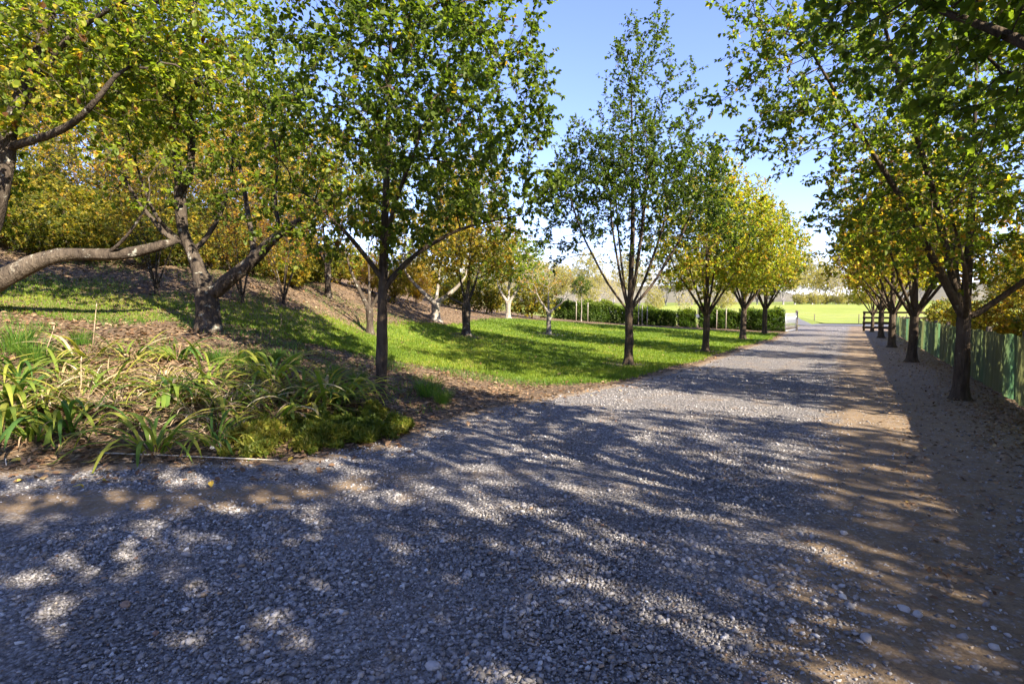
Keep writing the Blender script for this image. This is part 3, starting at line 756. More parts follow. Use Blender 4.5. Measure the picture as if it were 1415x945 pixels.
# B: forked old tree
B0 = ground_at(288, 455, 11.0)
linesB = [([(0, 0, -.2)] + rel(B0, [(289, 440, 11), (287, 415, 11), (281, 392, 11), (273, 365, 11.05), (262, 342, 11.1), (250, 322, 11.1), (250, 285, 11.1), (248, 262, 11.1), (243, 210, 11.1), (243, 150, 11.0), (260, 60, 10.8), (280, -60, 10.6)]), [.25, .215, .20, .165, .125, .115, .105, .095, .085, .07, .055, .04, .025], None),
          (rel(B0, [(289, 412, 11), (307, 393, 11), (330, 376, 10.9), (352, 360, 10.8), (368, 338, 10.8), (388, 322, 10.8), (420, 300, 10.6)]), [.145, .14, .13, .12, .10, .08, .05], 0),
          (rel(B0, [(352, 362, 10.8), (350, 330, 10.8), (343, 300, 10.9), (338, 260, 10.9), (325, 200, 11)]), [.06, .055, .05, .04, .02], 1),
          (rel(B0, [(249, 268, 11.1), (262, 255, 11.1), (266, 200, 11.1), (262, 150, 11.1), (285, 70, 11)]), [.085, .08, .065, .055, .03], 0),
          (rel(B0, [(268, 350, 11.1), (300, 310, 11.2), (318, 260, 11.2), (325, 190, 11.2)]), [.05, .04, .03, .015], 0),
          (rel(B0, [(262, 342, 11.1), (225, 315, 11.0), (205, 280, 10.9), (180, 200, 10.8)]), [.045, .04, .03, .015], 0),
          (rel(B0, [(388, 322, 10.8), (378, 280, 10.8), (385, 220, 10.8), (370, 160, 10.9)]), [.04, .035, .025, .012], 1)]
d = grow_tree(77, linesB, [lobe_px(B0, 250, 60, 10.8, 2.0, 1.8, 1.9), lobe_px(B0, 330, 120, 10.9, 1.5, 1.5, 1.6), lobe_px(B0, 180, 120, 10.8, 1.2, 1.3, 1.3), lobe_px(B0, 300, 260, 11, 1.5, 1.4, 1.0, .9), lobe_px(B0, 390, 250, 10.8, .9, 1.1, 1.0, .9), lobe_px(B0, 190, 270, 10.8, .8, 1.0, .7, .9)],
              1250, step=.22, kill=.28, trop=(0, 0, .15), trunk_r=.22, tip=.0045, twigs=1.4, leaves_per=5, leaf=(.085, .06), tint=(.42, .2), droop=.4, thin=.022, flare=.3, dens=(2.0, 1.35),
              leaf_keep=lambda p: .16 + .84 * sstep(p[:, 2], 2.2, 3.6))
STATS.append(('B', d['n'], d['nl']))
build_tree('orchard_tree', 'old tree with black forked trunk and twiggy lower crown on the mossy bank', 'tree', B0, d, M_OLDBARK, M_LEAFY, ORCH, split_z=lambda zc: zc[:, 2] < (at(0, 335, 11)[2] - B0[2]))
def forked(seed, D, fork, arms, r0):
    L = [([(0, 0, -.15), (.02, 0, fork * .5), (0, 0, fork)], [r0 * 1.1, r0, r0], None)]
    for (dx, dy, dz, q) in arms:
        L.append(([(0, 0, fork), (dx * .4, dy * .4, fork + dz * .3), (dx * .8, dy * .8, fork + dz * .65), (dx, dy, fork + dz)], [q, q * .85, q * .6, q * .25], 0))
    return L
def orchard(seed, label, px, py, D, fork, arms, r0, lobes, n, leaf, tint, bark, leafm, leaves_per=5, twigs=1.4, keep=None, **kw):
    d = grow_tree(seed, forked(seed, D, fork, arms, r0), lobes, n, step=.22, kill=.34, trop=(0, 0, .1), trunk_r=r0, tip=.005, twigs=twigs, leaves_per=leaves_per, leaf=leaf, tint=tint, thin=.022, leaf_keep=keep, **kw)
    STATS.append((label[:14], d['n'], d['nl']))
    return build_tree('orchard_tree', label, 'tree', ground_at(px, py, D), d, bark, leafm, ORCH, split_z=fork + .05)
orchard(81, 'small dark leaning fork trunked tree with sparse twigs behind the bed', 511, 462, 18, .75, [(-.75, 0, 2.0, .075), (.7, .1, 1.6, .06), (-.1, .4, 2.0, .05)], .11,
        [(0, 0, 3.0, 1.9, 1.5, .9), (-.9, 0, 3.0, 1.0, 1.0, .8), (.1, .2, 5.3, 2.0, 1.8, 1.7, 1.2)], 700, (.09, .06), (.5, .2), M_OLDBARK, M_LEAFY, leaves_per=4, keep=lambda p: .25 + .6 * sstep(p[:, 2], 3.2, 4.5))
O1 = orchard(82, 'white limbed fork trunked tree on the slope with olive crown', 602, 445, 26, .75, [(-1.5, 0, 1.8, .11), (1.4, -.1, 1.3, .13), (.2, .4, 2.2, .08)], .2,
        [(.2, 0, 3.7, 2.3, 2.0, 1.5), (-1.2, 0, 3.2, 1.2, 1.2, 1.0), (1.4, 0, 3.4, 1.3, 1.3, 1.2)], 560, (.11, .075), (.52, .2), M_PALEBARK, M_SHRUB)
orchard(83, 'single trunked orchard tree with one sawn stub and dense ochre crown on the lawn', 644, 466, 22, 1.15, [(-.75, -.1, .42, .07), (.15, 0, 1.6, .10), (.5, .3, 1.5, .07), (-.3, .4, 1.6, .06)], .165,
        [(.1, 0, 3.7, 2.0, 1.9, 1.7), (-.9, 0, 2.7, 1.0, 1.1, .8), (1.1, 0, 2.8, 1.0, 1.0, .9), (0, .2, 5.7, 1.7, 1.6, 1.3)], 900, (.10, .07), (.55, .2), M_OLDBARK, M_SHRUB)
orchard(84, 'bright yellow green tree at the back of the lawn with pale twin stems', 702, 441, 34, .9, [(-.7, 0, 1.5, .10), (.9, 0, 1.7, .10), (.1, .4, 2, .08)], .16,
        [(0, 0, 3.6, 2.3, 2.0, 1.7), (-1.2, 0, 2.8, 1.2, 1.2, 1.0), (1.4, 0, 2.7, 1.3, 1.2, 1.0)], 560, (.12, .085), (.52, .14), M_PALEBARK, M_LEAFY)
orchard(85, 'nearly bare pale barked little tree standing alone in the sunny lawn', 758, 462, 27, 1.05, [(-.55, 0, .9, .065), (.85, 0, .75, .065), (0, .3, 1.2, .05)], .115,
        [(0, 0, 2.4, 1.5, 1.3, .9), (-.6, 0, 2.7, .9, .9, .8), (.9, 0, 2.3, .8, .8, .6)], 360, (.08, .055), (.78, .12), M_PALEBARK, M_SHRUB, leaves_per=2.2, keep=lambda p: np.full(len(p), .5))
orchard(86, 'slim old tree in the shade at the foot of the hedged slope', 453, 417, 21, 1.2, [(-.6, 0, 1.6, .06), (.7, .1, 1.5, .06), (0, -.4, 1.8, .05)], .11,
        [(0, 0, 3.4, 1.8, 1.6, 1.2)], 360, (.10, .07), (.5, .2), M_OLDBARK, M_SHRUB, leaves_per=3.5)

# ------------------------------------------------------------------ woodland and shrubs on the hillside
def multi(seed, n, spread, h, r):
    q = np.random.default_rng(seed); L = [([(0, 0, -.15), (0, 0, .15), (0, 0, .3)], [r * 1.6, r * 1.5, r * 1.4], None)]
    for k in range(n):
        a = 2 * PI * k / n + q.normal(0, .3); s = spread * q.uniform(.6, 1.1); hh = h * q.uniform(.75, 1.1)
        L.append(([(0, 0, .25), (s * .3 * math.cos(a), s * .3 * math.sin(a), hh * .4), (s * math.cos(a), s * math.sin(a), hh)], [r, r * .7, r * .25], 0))
    return L
WOOD = 'woodland trees on the hillside'
d = grow_tree(91, multi(91, 4, 1.2, 3.6, .07), [(0, 0, 4.6, 2.5, 2.3, 2.4), (-1, .3, 3.0, 1.6, 1.5, 1.3), (1.2, 0, 3.2, 1.5, 1.5, 1.3)], 620, step=.3, kill=.45, trop=(0, 0, .15), trunk_r=.12, tip=.006, twigs=1.7, leaves_per=5.5, leaf=(.14, .095), tint=(.50, .2), thin=.03, simple=True, twig_len=(.25, .55))
WA = build_tree('woodland_tree', 'woodland tree', 'tree', (0, 0, -100), d, M_OLDBARK, M_SHRUB, WOOD)
STATS.append(('WA', d['n'], d['nl']))
d = grow_tree(92, multi(92, 6, 1.6, 4.0, .05), [(0, 0, 3.8, 2.2, 2.0, 1.9)], 700, step=.26, kill=.36, trop=(0, 0, .3), trunk_r=.1, tip=.006, twigs=1.6, leaves_per=2, leaf=(.13, .09), tint=(.7, .2), thin=.03, simple=True, twig_len=(.25, .6), leaf_keep=lambda p: np.full(len(p), .45))
WB = build_tree('woodland_tree', 'bare', 'tree', (0, 0, -100), d, M_OLDBARK, M_SHRUB, WOOD)
d = grow_tree(93, multi(93, 6, .9, 1.3, .035), [(0, 0, 1.3, 1.4, 1.3, 1.15), (.7, 0, .8, .9, .9, .7), (-.7, .2, .8, .9, .9, .7)], 420, step=.22, kill=.34, trop=(0, 0, .05), trunk_r=.06, tip=.005, twigs=1.9, leaves_per=6, leaf=(.12, .08), tint=(.45, .2), thin=.03, simple=True)
SA = build_tree('shrub', 'shrub', 'shrub', (0, 0, -100), d, M_OLDBARK, M_SHRUB, 'shrubs on the hillside')
STATS.append(('SA', d['n'], d['nl']))
d = grow_tree(94, multi(94, 9, .9, 1.5, .02), [(0, 0, 1.2, 1.1, 1.1, 1.0)], 420, step=.2, kill=.28, trop=(0, 0, .3), trunk_r=.05, tip=.004, twigs=2.2, leaves_per=6, leaf=(.13, .03), tint=(.72, .14), thin=.03, simple=True, twig_up=.7)
SB = build_tree('shrub', 'shrub', 'shrub', (0, 0, -100), d, M_OLDBARK, M_SHRUB, 'shrubs on the hillside')
protos = {'WA': WA, 'WB': WB, 'SA': SA, 'SB': SB}
used_first = set()
def put(key, label, loc, rotz=0.0, scale=1.0, group=None):
    p = protos[key]
    if key not in used_first:
        used_first.add(key); p.location = [float(c) for c in loc]; p.rotation_euler = (0, 0, rotz); p.scale = (scale,) * 3 if not isinstance(scale, tuple) else scale
        p['label'] = label
        if group: p['group'] = group
        return p
    return dup(p, label, loc, rotz, scale, group)
# far ones first share labels only where nothing tells them apart
hill = [('WA', -60, 300, 19, .75), ('WA', 190, 322, 25, .7), ('WA', 300, 345, 27, .75), ('WA', 60, 318, 26, .75), ('WA', 250, 330, 29, .7), ('WA', 380, 365, 30, .8),
        ('WB', 215, 385, 13.8, .5), ('WB', 335, 398, 14.5, .5), ('WB', 392, 408, 16, .5), ('WB', 250, 345, 21, .72), ('WB', 330, 355, 22.5, .8), ('WB', 400, 375, 25, .8), ('WB', 130, 335, 19, .7), ('WB', 200, 340, 20.5, .65),
        ('WA', -90, 250, 40, 1.7), ('WA', 0, 255, 44, 2.0), ('WA', 75, 265, 41, 1.7), ('WA', 150, 275, 48, 2.1), ('WA', 225, 290, 43, 1.75), ('WA', 300, 300, 50, 2.0), ('WA', 370, 320, 45, 1.6), ('WA', -40, 240, 58, 2.3), ('WA', 190, 260, 60, 2.3),
        ('WA', 440, 360, 36, (.9, .9, 1.35)), ('WA', 525, 390, 42, (.9, .9, 1.6)), ('WA', 625, 405, 46, (1.0, 1.0, 1.6)), ('WB', 660, 415, 52, 1.2), ('WA', 700, 420, 58, 1.2)]
for k, (key, px, py, D, s) in enumerate(hill):
    g_ = at(px, py, D)
    put(key, 'leafy yellow green woodland tree crowding the slope behind the old trees' if key == 'WA' else 'many stemmed grey twiggy tree nearly bare on the slope', (g_[0], g_[1], hz(g_[0], g_[1]) - .05), k * 1.7, s,
        'leafy woodland trees on the hillside' if key == 'WA' else 'bare twiggy trees on the hillside')
shr = [('SA', 60, 334, 15.6, .7), ('SA', 130, 347, 16.2, .62), ('SA', 215, 366, 16.8, .6), ('SA', 290, 385, 17.5, .6), ('SA', 350, 398, 18, .62), ('SA', 405, 410, 19, .6), ('SA', -20, 318, 15.5, .8), ('SA', 90, 318, 17.5, .8), ('SA', 150, 330, 18, .75), ('SA', 230, 350, 19, .8), ('SA', 30, 300, 19, .9), ('SA', 380, 390, 20.5, .9), ('SA', 420, 400, 23, .85), ('SA', 330, 378, 20, .85), ('SA', 280, 365, 21, .9), ('SA', 470, 402, 27, .9), ('SA', 120, 325, 18.5, .7), ('SA', 200, 345, 19.5, .7), ('SA', 5, 295, 17.5, .8), ('SA', 355, 384, 21, .7), ('SA', 445, 408, 25, .8), ('SA', 300, 350, 24, 1.0), ('SA', -40, 300, 17, .8), ('SA', 180, 300, 25, 1.1), ('SA', 80, 290, 24, 1.1),
       ('SA', 680, 437, 38, 1.0), ('SA', 735, 437, 40, 1.25), ('SA', 640, 435, 37, .9), ('SA', 620, 425, 40, 1.2)]
for k, (key, px, py, D, s) in enumerate(shr):
    g_ = at(px, py, D)
    put(key, 'rounded olive shrub along the top of the leaf covered bank' if px < 500 else 'rounded olive shrub at the back of the lawn near the yellow tree', (g_[0], g_[1], hz(g_[0], g_[1]) - .05), k * 2.3, s, 'shrubs on the bank top' if px < 500 else 'shrubs at the back of the lawn')
for k, (px, py, D, s) in enumerate([(545, 420, 27, 1.0), (575, 428, 30, 1.0), (515, 412, 28, .9), (405, 402, 21, .7)]):
    g_ = at(px, py, D)
    put('SB', 'straw coloured feathery shrub on the sunny slope behind the lawn' if px > 450 else 'low reedy straw shrub in the shade at the bank foot', (g_[0], g_[1], hz(g_[0], g_[1]) - .05), k, s, 'straw shrubs on the slope' if px > 450 else None)
# shrubs and trees behind the shade cloth fence
for k, (px, D, off, s) in enumerate([(1300, 20, 2.0, .85), (1345, 15, 2.2, .8), (1400, 12, 2.2, .8), (1270, 27, 2.4, .95), (1240, 36, 2.6, 1.0), (1500, 10.5, 2.4, .9), (1430, 13, 3.4, 1.25), (1370, 17, 3.6, 1.3)]):
    p = at(px, 440, D)[:2]; c = RC + FENCE_OFF + off; a = p @ DRV; q = DRV * a + DRN * c
    put('SA', 'yellow green shrub leaning over the shade cloth fence from behind', (q[0], q[1], 0), k * 1.3 + .5, s, 'shrubs behind the shade cloth fence')
for k, (a, off, s) in enumerate([(20, 5.5, .9), (32, 6.5, .95), (46, 7, .95), (14, 4.6, .8), (58, 9, 1.0), (25, 4.5, .8), (1.0, 4.8, (.85, .85, 1.25)), (-1.0, 2.4, (1.05, 1.05, 1.3)), (-6, 3.0, (1.1, 1.1, 1.3)), (-11.5, 3.8, 1.15), (4, 8.5, 1.3), (-3.5, 7.0, 1.4), (17, 4.2, .7), (29.5, 4.6, .75), (38, 4.8, .8), (10.5, 3.9, (.8, .8, 1.1))]):
    q = DRV * a + DRN * (RC + FENCE_OFF + off)
    put('WA', 'leafy tree standing well behind the shade cloth fence', (q[0], q[1], 0), k * 2.1, s, 'trees behind the shade cloth fence')
# far tree line beyond the paddock
M_FARLEAF = leaf_mat('willow_leaf', [(0, (.16, .16, .05)), (.5, (.28, .25, .08)), (1, (.36, .27, .10))], trans=.4)
M_FARBARK = plain_mat('grey_twigs', (.20, .18, .19), (.34, .31, .32), 6)
def recolor(o, leafm, bark):
    for c in o.children:
        c.data = c.data.copy(); c.data.materials.clear(); c.data.materials.append(leafm if c.name.startswith('crown') else bark)
first_w = dup(WA, 'yellow willow in the far tree line past the paddock', (0, 0, -50), 0, 2.0, 'yellow trees past the paddock'); recolor(first_w, M_FARLEAF, M_FARBARK)
first_b = dup(WB, 'grey leafless tree in the far tree line past the paddock', (0, 0, -50), 0, 2.4, 'bare grey trees past the paddock'); recolor(first_b, M_FARLEAF, M_FARBARK)
rngf = np.random.default_rng(5)
far_list = [(1098, 183, 'w', 2.2), (1122, 186, 'w', 2.3), (1142, 188, 'w', 1.9), (1155, 178, 'b', 2.0), (1172, 182, 'b', 2.1), (1188, 180, 'b', 2.2), (1207, 184, 'b', 2.0), (1165, 196, 'b', 2.4), (1135, 198, 'b', 2.5), (1228, 186, 'w', 2.0), (1250, 180, 'b', 2.1), (1275, 184, 'w', 2.1)] + \
           [(x, rngf.uniform(170, 195), 'w' if rngf.random() < .4 else 'b', rngf.uniform(1.8, 2.6)) for x in range(560, 1090, 18)]
far_list += [(728, 74, 'w', .9), (752, 82, 'b', 1.0), (778, 76, 'w', .85), (812, 88, 'w', .8), (842, 84, 'b', .85), (905, 92, 'w', .75), (948, 90, 'b', .8), (1000, 96, 'w', .8)]
bw = bb = False
for k, (px, D, t, s) in enumerate(far_list):
    p = at(px, 425, D); loc = (p[0], p[1], hz(p[0], p[1]) - .1)
    src = first_w if t == 'w' else first_b
    if (t == 'w' and not bw) or (t == 'b' and not bb):
        src.location = [float(c) for c in loc]; src.scale = (s,) * 3
        if t == 'w': bw = True
        else: bb = True
    else: dup(src, src['label'] if D > 120 else 'pale olive tree standing beyond the hedge in the open field' if t == 'w' else 'bare grey tree standing beyond the hedge in the open field', loc, k * 1.9, s, None if D > 120 else 'trees just beyond the hedge')
fb = None
for k, (px, D, s) in enumerate([(1125, 168, 1.7), (1142, 169, 1.5), (1160, 167, 1.6), (1183, 169, 1.8), (1198, 168, 1.4), (1105, 168, 1.6)]):
    p = at(px, 425, D); loc = (p[0], p[1], hz(p[0], p[1]) - .1)
    if fb is None:
        fb = dup(SA, 'ochre bush at the foot of the far tree line', loc, 0, s, 'bushes at the far edge of the paddock'); recolor(fb, M_FARLEAF, M_FARBARK)
    else: dup(fb, fb['label'], loc, k, s)

# ------------------------------------------------------------------ hedge: clipped shrubs with gaps, each its own thing
def hedge_block(seed, length, w, h, n):
    r = np.random.default_rng(seed)
    # points on and just inside the surface of a lumpy box
    P = np.c_[r.uniform(-length / 2, length / 2, n), r.uniform(-w / 2, w / 2, n), r.uniform(.02, h, n)]
    lump = .45 * (fbm(P[:, [0, 2]], .8, seed) - .5) + .2 * (fbm(P[:, :2], 2.2, seed + 3) - .5)
    side = r.integers(0, 3, n)
    Dn = np.zeros((n, 3))
    m = side == 0; P[m, 1] = -w / 2 + lump[m] * 2 + r.exponential(.08, m.sum()); Dn[m] = (0, -1, .3)
    m = side == 1; P[m, 2] = h + lump[m] * 3 - r.exponential(.10, m.sum()); Dn[m] = (0, 0, 1)
    m = side == 2; k = r.random(m.sum()) < .6
    P[m, 1] = np.where(k, w / 2 - lump[m] * 2, P[m, 1]); Dn[m] = (0, .6, .4)
    ends = np.abs(P[:, 0]) > length / 2 - .25
    P[ends, 2] *= r.uniform(.8, 1, ends.sum())
    D = Dn + r.normal(0, .6, (n, 3)); D /= np.linalg.norm(D, axis=1)[:, None]
    L = r.uniform(.12, .2, n); t = np.clip(.35 + .35 * (P[:, 2] / h) ** 3 + r.normal(0, .15, n), 0, 1)  # tint rises towards the top: light on the hedge top put into leaf colour
    V, Q, T = leaves_mesh(r, P, D, L, L * .62, t, .05, .7, True)
    St = []
    for x in np.arange(-length / 2 + .2, length / 2, .45):
        St.append(tube([(x, 0, -.1), (x + r.normal(0, .05), r.normal(0, .1), h * .5), (x + r.normal(0, .12), r.normal(0, .2), h * .85)], [.03, .022, .01], 5))
    return (V, Q, T), join(St)
def hedge(label, pa, pb, h, n, w=1.0, seed=1):
    c = (pa + pb) / 2; L = np.linalg.norm((pb - pa)[:2])
    (V, Q, T), (sv, sq) = hedge_block(seed, L, w, h, n)
    o = thing('hedge', label, 'hedge', (c[0], c[1], hz(c[0], c[1]) - .03), math.atan2(pb[1] - pa[1], pb[0] - pa[0]), 'clipped hedge behind the lawn')
    # slope of the ground under the hedge
    za, zb = hz(pa[0], pa[1]), hz(pb[0], pb[1]); sl = (zb - za) / L
    V = V.copy(); V[:, 2] += V[:, 0] * sl; sv = [(x, y, z + x * sl) for x, y, z in sv]
    link('foliage', mesh_from('hedge_foliage', V, Q, mats=[M_HEDGE], tint=T), o)
    link('stems', mesh_from('hedge_stems', sv, sq, mats=[M_OLDBARK]), o)
    return o
hp = lambda px, D: np.array([at(px, 445, D)[0], at(px, 445, D)[1]])
hedge('long dark hedge section behind the bare pale tree and the staked sapling', hp(765, 47), hp(867, 46.5), 1.4, 12000, 1.2, 3)
hedge('lighter leafed hedge section just past the spired tree trunk', hp(872, 46.5), hp(933, 46), 1.3, 8000, 1.2, 4)
hedge('single separate hedge shrub standing between two gaps', hp(937, 46), hp(960, 45.8), 1.2, 3400, 1.2, 5)
hedge('hedge section behind the third avenue tree', hp(966, 45.6), hp(1020, 45), 1.4, 7500, 1.3, 6)
hedge('tall dark hedge end beside the metal gate', hp(1022, 45), hp(1083, 44), 1.6, 9000, 1.5, 7)

# ------------------------------------------------------------------ staked saplings along the hedge
M_STAKE = plain_mat('pale_timber', (.17, .14, .11), (.32, .28, .23), 20, (1, 1, .2), .8, .2)
M_TIE = plain_mat('grey_webbing', (.45, .46, .48), (.6, .6, .62), 20)
M_RAIL = plain_mat('dark_stained_timber', (.035, .024, .018), (.09, .062, .045), 12, (1, 1, .3), .75, .2)
M_METAL = plain_mat('galvanised_steel', (.22, .23, .24), (.42, .43, .44), 14, rough=.5, spec=.5, bump=.1, metallic=.5)
M_POST = plain_mat('fence_post_timber', (.07, .055, .04), (.17, .14, .105), 14, (1, 1, .3))
d = grow_tree(96, [([(0, 0, -.1), (.03, 0, 1.0), (.0, 0, 2.0), (.02, 0, 3.2)], [.045, .04, .03, .01], None)], [(0, 0, 2.7, .75, .7, .8)], 160, step=.18, kill=.26, trunk_r=.045, tip=.004, twigs=1.8, leaves_per=5, leaf=(.11, .075), tint=(.2, .12), thin=.022, simple=True)
Y0 = ground_at(803, 445, 45.2)
SAP = build_tree('sapling', 'young tree with small dark round crown tied between stakes before the hedge', 'young tree', Y0, d, M_PALEBARK, M_LEAF, 'staked saplings before the hedge')
def stake(px, D, h, label):
    p = ground_at(px, 446, D)
    V, Q = tube([(0, 0, -.2), (.01, 0, h * .5), (.02, .01, h)], [.036, .036, .034], 8)
    o = thing('tree_stake', label, 'stake', p, 0, 'tree stakes before the hedge', 1.0)
    link('post', mesh_from('stake_post', V, Q, mats=[M_STAKE]), o)
    tv, tq = tube([(-.056, 0, h * .82), (0, -.056, h * .82), (.056, 0, h * .82), (0.02, .056, h * .82), (-.056, 0, h * .82)], .012, 5)
    link('tie', mesh_from('stake_tie', tv, tq, mats=[M_TIE]), o)
stake(796, 45, 1.5, 'pale round stake on the hill side of the dark crowned sapling')
stake(812, 45, 1.5, 'pale round stake on the drive side of the dark crowned sapling')
stake(882, 44.5, 1.75, 'first pale stake of the trio just past the spired tree')
stake(887, 44.9, 1.6, 'middle pale stake of the trio just past the spired tree')
stake(894, 44.5, 1.5, 'leaning side pale stake of the trio farthest from the spired tree')
stake(990, 43.8, 1.5, 'stake in front of the hedge right beside the third avenue tree')
stake(1003, 43.8, 1.6, 'lone thin stake between the third and fourth avenue trees')

# ------------------------------------------------------------------ metal gate, rail fence, wire fence
def bars(segs, r, sides=8): return join([tube([a, b], r, sides) for a, b in segs])
ga_, gb_ = np.r_[on_flat(1085, 459.5), 0], np.array([0, 0, 0.0])
gb_ = ga_ + np.r_[DRV * 4.3, 0] + np.r_[DRN * .35, 0]
gate = thing('metal_gate', 'open galvanised farm gate parked along the hedge end beside the drive', 'gate', ga_)
dv = (gb_ - ga_); gh = 1.35
fr = [((0, 0, .12), (0, 0, gh)), (tuple(dv + [0, 0, .12]), tuple(dv + [0, 0, gh])), ((0, 0, gh), tuple(dv + [0, 0, gh])), ((0, 0, .12), tuple(dv + [0, 0, .12]))]
V, Q = bars(fr, .035); link('frame', mesh_from('gate_frame', V, Q, mats=[M_METAL]), gate)
V, Q = bars([(tuple(dv * t + [0, 0, .12]), tuple(dv * t + [0, 0, gh])) for t in np.linspace(.06, .94, 16)] + [((0, 0, z), tuple(dv + [0, 0, z])) for z in (.4, .7, 1.0)], .012, 6)
link('mesh_infill', mesh_from('gate_infill', V, Q, mats=[M_METAL]), gate)
V, Q = tube([tuple(dv + [.1, .12, -.3]), tuple(dv + [.1, .12, 1.6])], .09, 10); link('hinge_post', mesh_from('gate_post', V, Q, mats=[M_POST]), gate)

rp = np.r_[on_flat(1193.5, 457.5), 0]
rail = thing('rail_fence', 'dark timber post and rail fence closing the end of the fence row', 'fence', rp)
ax = [np.r_[DRN, 0], np.r_[-DRV, 0], np.array([0, 0, 1.0])]
RL = 6.2; rr_ = np.random.default_rng(3)
for k, c in enumerate((0, 2.05, 4.1, 6.15)):
    V, Q = obox(ax[0] * c + [0, 0, .62], ax, (.075, .075, .92)); link('post', mesh_from('rail_post', V, Q, mats=[M_RAIL]), rail)
for z in (.28, .66, 1.04, 1.44):
    V, Q = obox(ax[0] * (RL / 2) + ax[1] * .098 + [0, 0, z], ax, (RL / 2 + .1, .022, .075), .004, rr_); link('rail', mesh_from('rail_board', V, Q, mats=[M_RAIL]), rail)

wf0 = DRV * 80.5 + DRN * -20
wire = thing('wire_fence', 'thin wire fence with slender posts across the front of the paddock', 'fence', (wf0[0], wf0[1], hz(*wf0)))
def wpt(c, z):
    p = DRV * 80.5 + DRN * c; return (p[0] - wf0[0], p[1] - wf0[1], hz(*p) - hz(*wf0) + z)
for c in np.arange(-18.5, 40, 4.75):
    V, Q = tube([wpt(c, -.2), wpt(c, 1.15)], .05, 6); link('post', mesh_from('wire_post', V, Q, mats=[M_POST]), wire)
V, Q = join([tube([wpt(c, z) for c in np.arange(-18.5, 40, 2.4)], .008, 4) for z in (.35, .65, .9, 1.1)])
link('wires', mesh_from('fence_wires', V, Q, mats=[M_METAL]), wire)

# ------------------------------------------------------------------ shade cloth fence
def cloth_mat():
    m, nt, out = new_mat('green_shade_cloth'); g = NG(nt); u = g.attr('along'); 
    o = g.obj()
    cmb = g.n('ShaderNodeCombineXYZ'); g.l(u, cmb.inputs[0])
    sep = g.n('ShaderNodeSeparateXYZ'); g.l(o, sep.inputs[0]); g.l(sep.outputs[2], cmb.inputs[2])
    s1 = g.noise(g.scale(cmb.outputs[0], (2.6, 1, .5)), 1.0, 4, .5); s2 = g.noise(g.scale(cmb.outputs[0], (.55, 1, .1)), 1.0, 3)
    col = g.ramp(s2, [(.42, (.062, .068, .036)), (.56, (.050, .080, .046)), (.74, (.030, .10, .078))])
    col = g.mix(g.smooth(s1, .42, .85), col, g.mix(1.0, col, (1.5, 1.5, 1.25), 'MULTIPLY'))  # paler upright streaks: sun glowing through the cloth, painted into its colour
    weave = g.noise(o, 260, 2)
    p = g.principled(col, .75, .2, g.bump(weave, .5, .003))
    tr = g.n('ShaderNodeBsdfTranslucent'); g.l(g.mix(1.0, col, (2.2, 2.2, 1.6), 'MULTIPLY'), tr.inputs['Color'])
    mx = g.n('ShaderNodeMixShader'); mx.inputs[0].default_value = .38; g.l(p, mx.inputs[1]); g.l(tr.outputs[0], mx.inputs[2])
    g.l(mx.outputs[0], out.inputs['Surface']); return m
fa0, fa1 = 3.0, 53.0
fbase = DRV * fa0 + DRN * (RC + FENCE_OFF)
fen = thing('shade_cloth_fence', 'low fence hung with wrinkled green shade cloth behind the drive side trees', 'fence', (fbase[0], fbase[1], 0))
na = int((fa1 - fa0) / .06); nz_ = 12
A = np.linspace(0, fa1 - fa0, na); Z = np.linspace(.02, 1.18, nz_)
V = []; U = []
for a in A:
    sag = .035 * math.sin(a * 2.1 / 1.0) ** 2
    for j, z in enumerate(Z):
        t = j / (nz_ - 1)
        y = .028 * math.sin(a * 5.3 + 1.7 * math.sin(a * 1.1)) * (1 - .5 * t) + .009 * math.sin(a * 13.7 + 2 * math.sin(a * .7) + z * 1.5) + .004 * math.sin(a * 29 + z * 3)
        x = a; q = DRV * x + DRN * y
        V.append((q[0], q[1], z - sag * t)); U.append(a)
ii = np.arange(na * nz_).reshape(na, nz_)
Q = np.stack([ii[:-1, :-1], ii[1:, :-1], ii[1:, 1:], ii[:-1, 1:]], -1).reshape(-1, 4)
cm = mesh_from('shade_cloth', V, Q, mats=[cloth_mat()], smooth=True); vattr(cm, 'along', U)
link('shade_cloth', cm, fen)
for a in np.arange(.5, fa1 - fa0, 3.2):
    q = DRV * a + DRN * .14
    v, qq = tube([(q[0], q[1], -.3), (q[0], q[1], 1.24)], .05, 8); link('post', mesh_from('cloth_post', v, qq, mats=[M_POST]), fen)
V, Q = join([tube([tuple(np.r_[DRV * a + DRN * .085, z]) for a in np.linspace(0, fa1 - fa0, 30)], .005, 4) for z in (.15, .6, 1.12)])
link('wires', mesh_from('cloth_wires', V, Q, mats=[M_METAL]), fen)

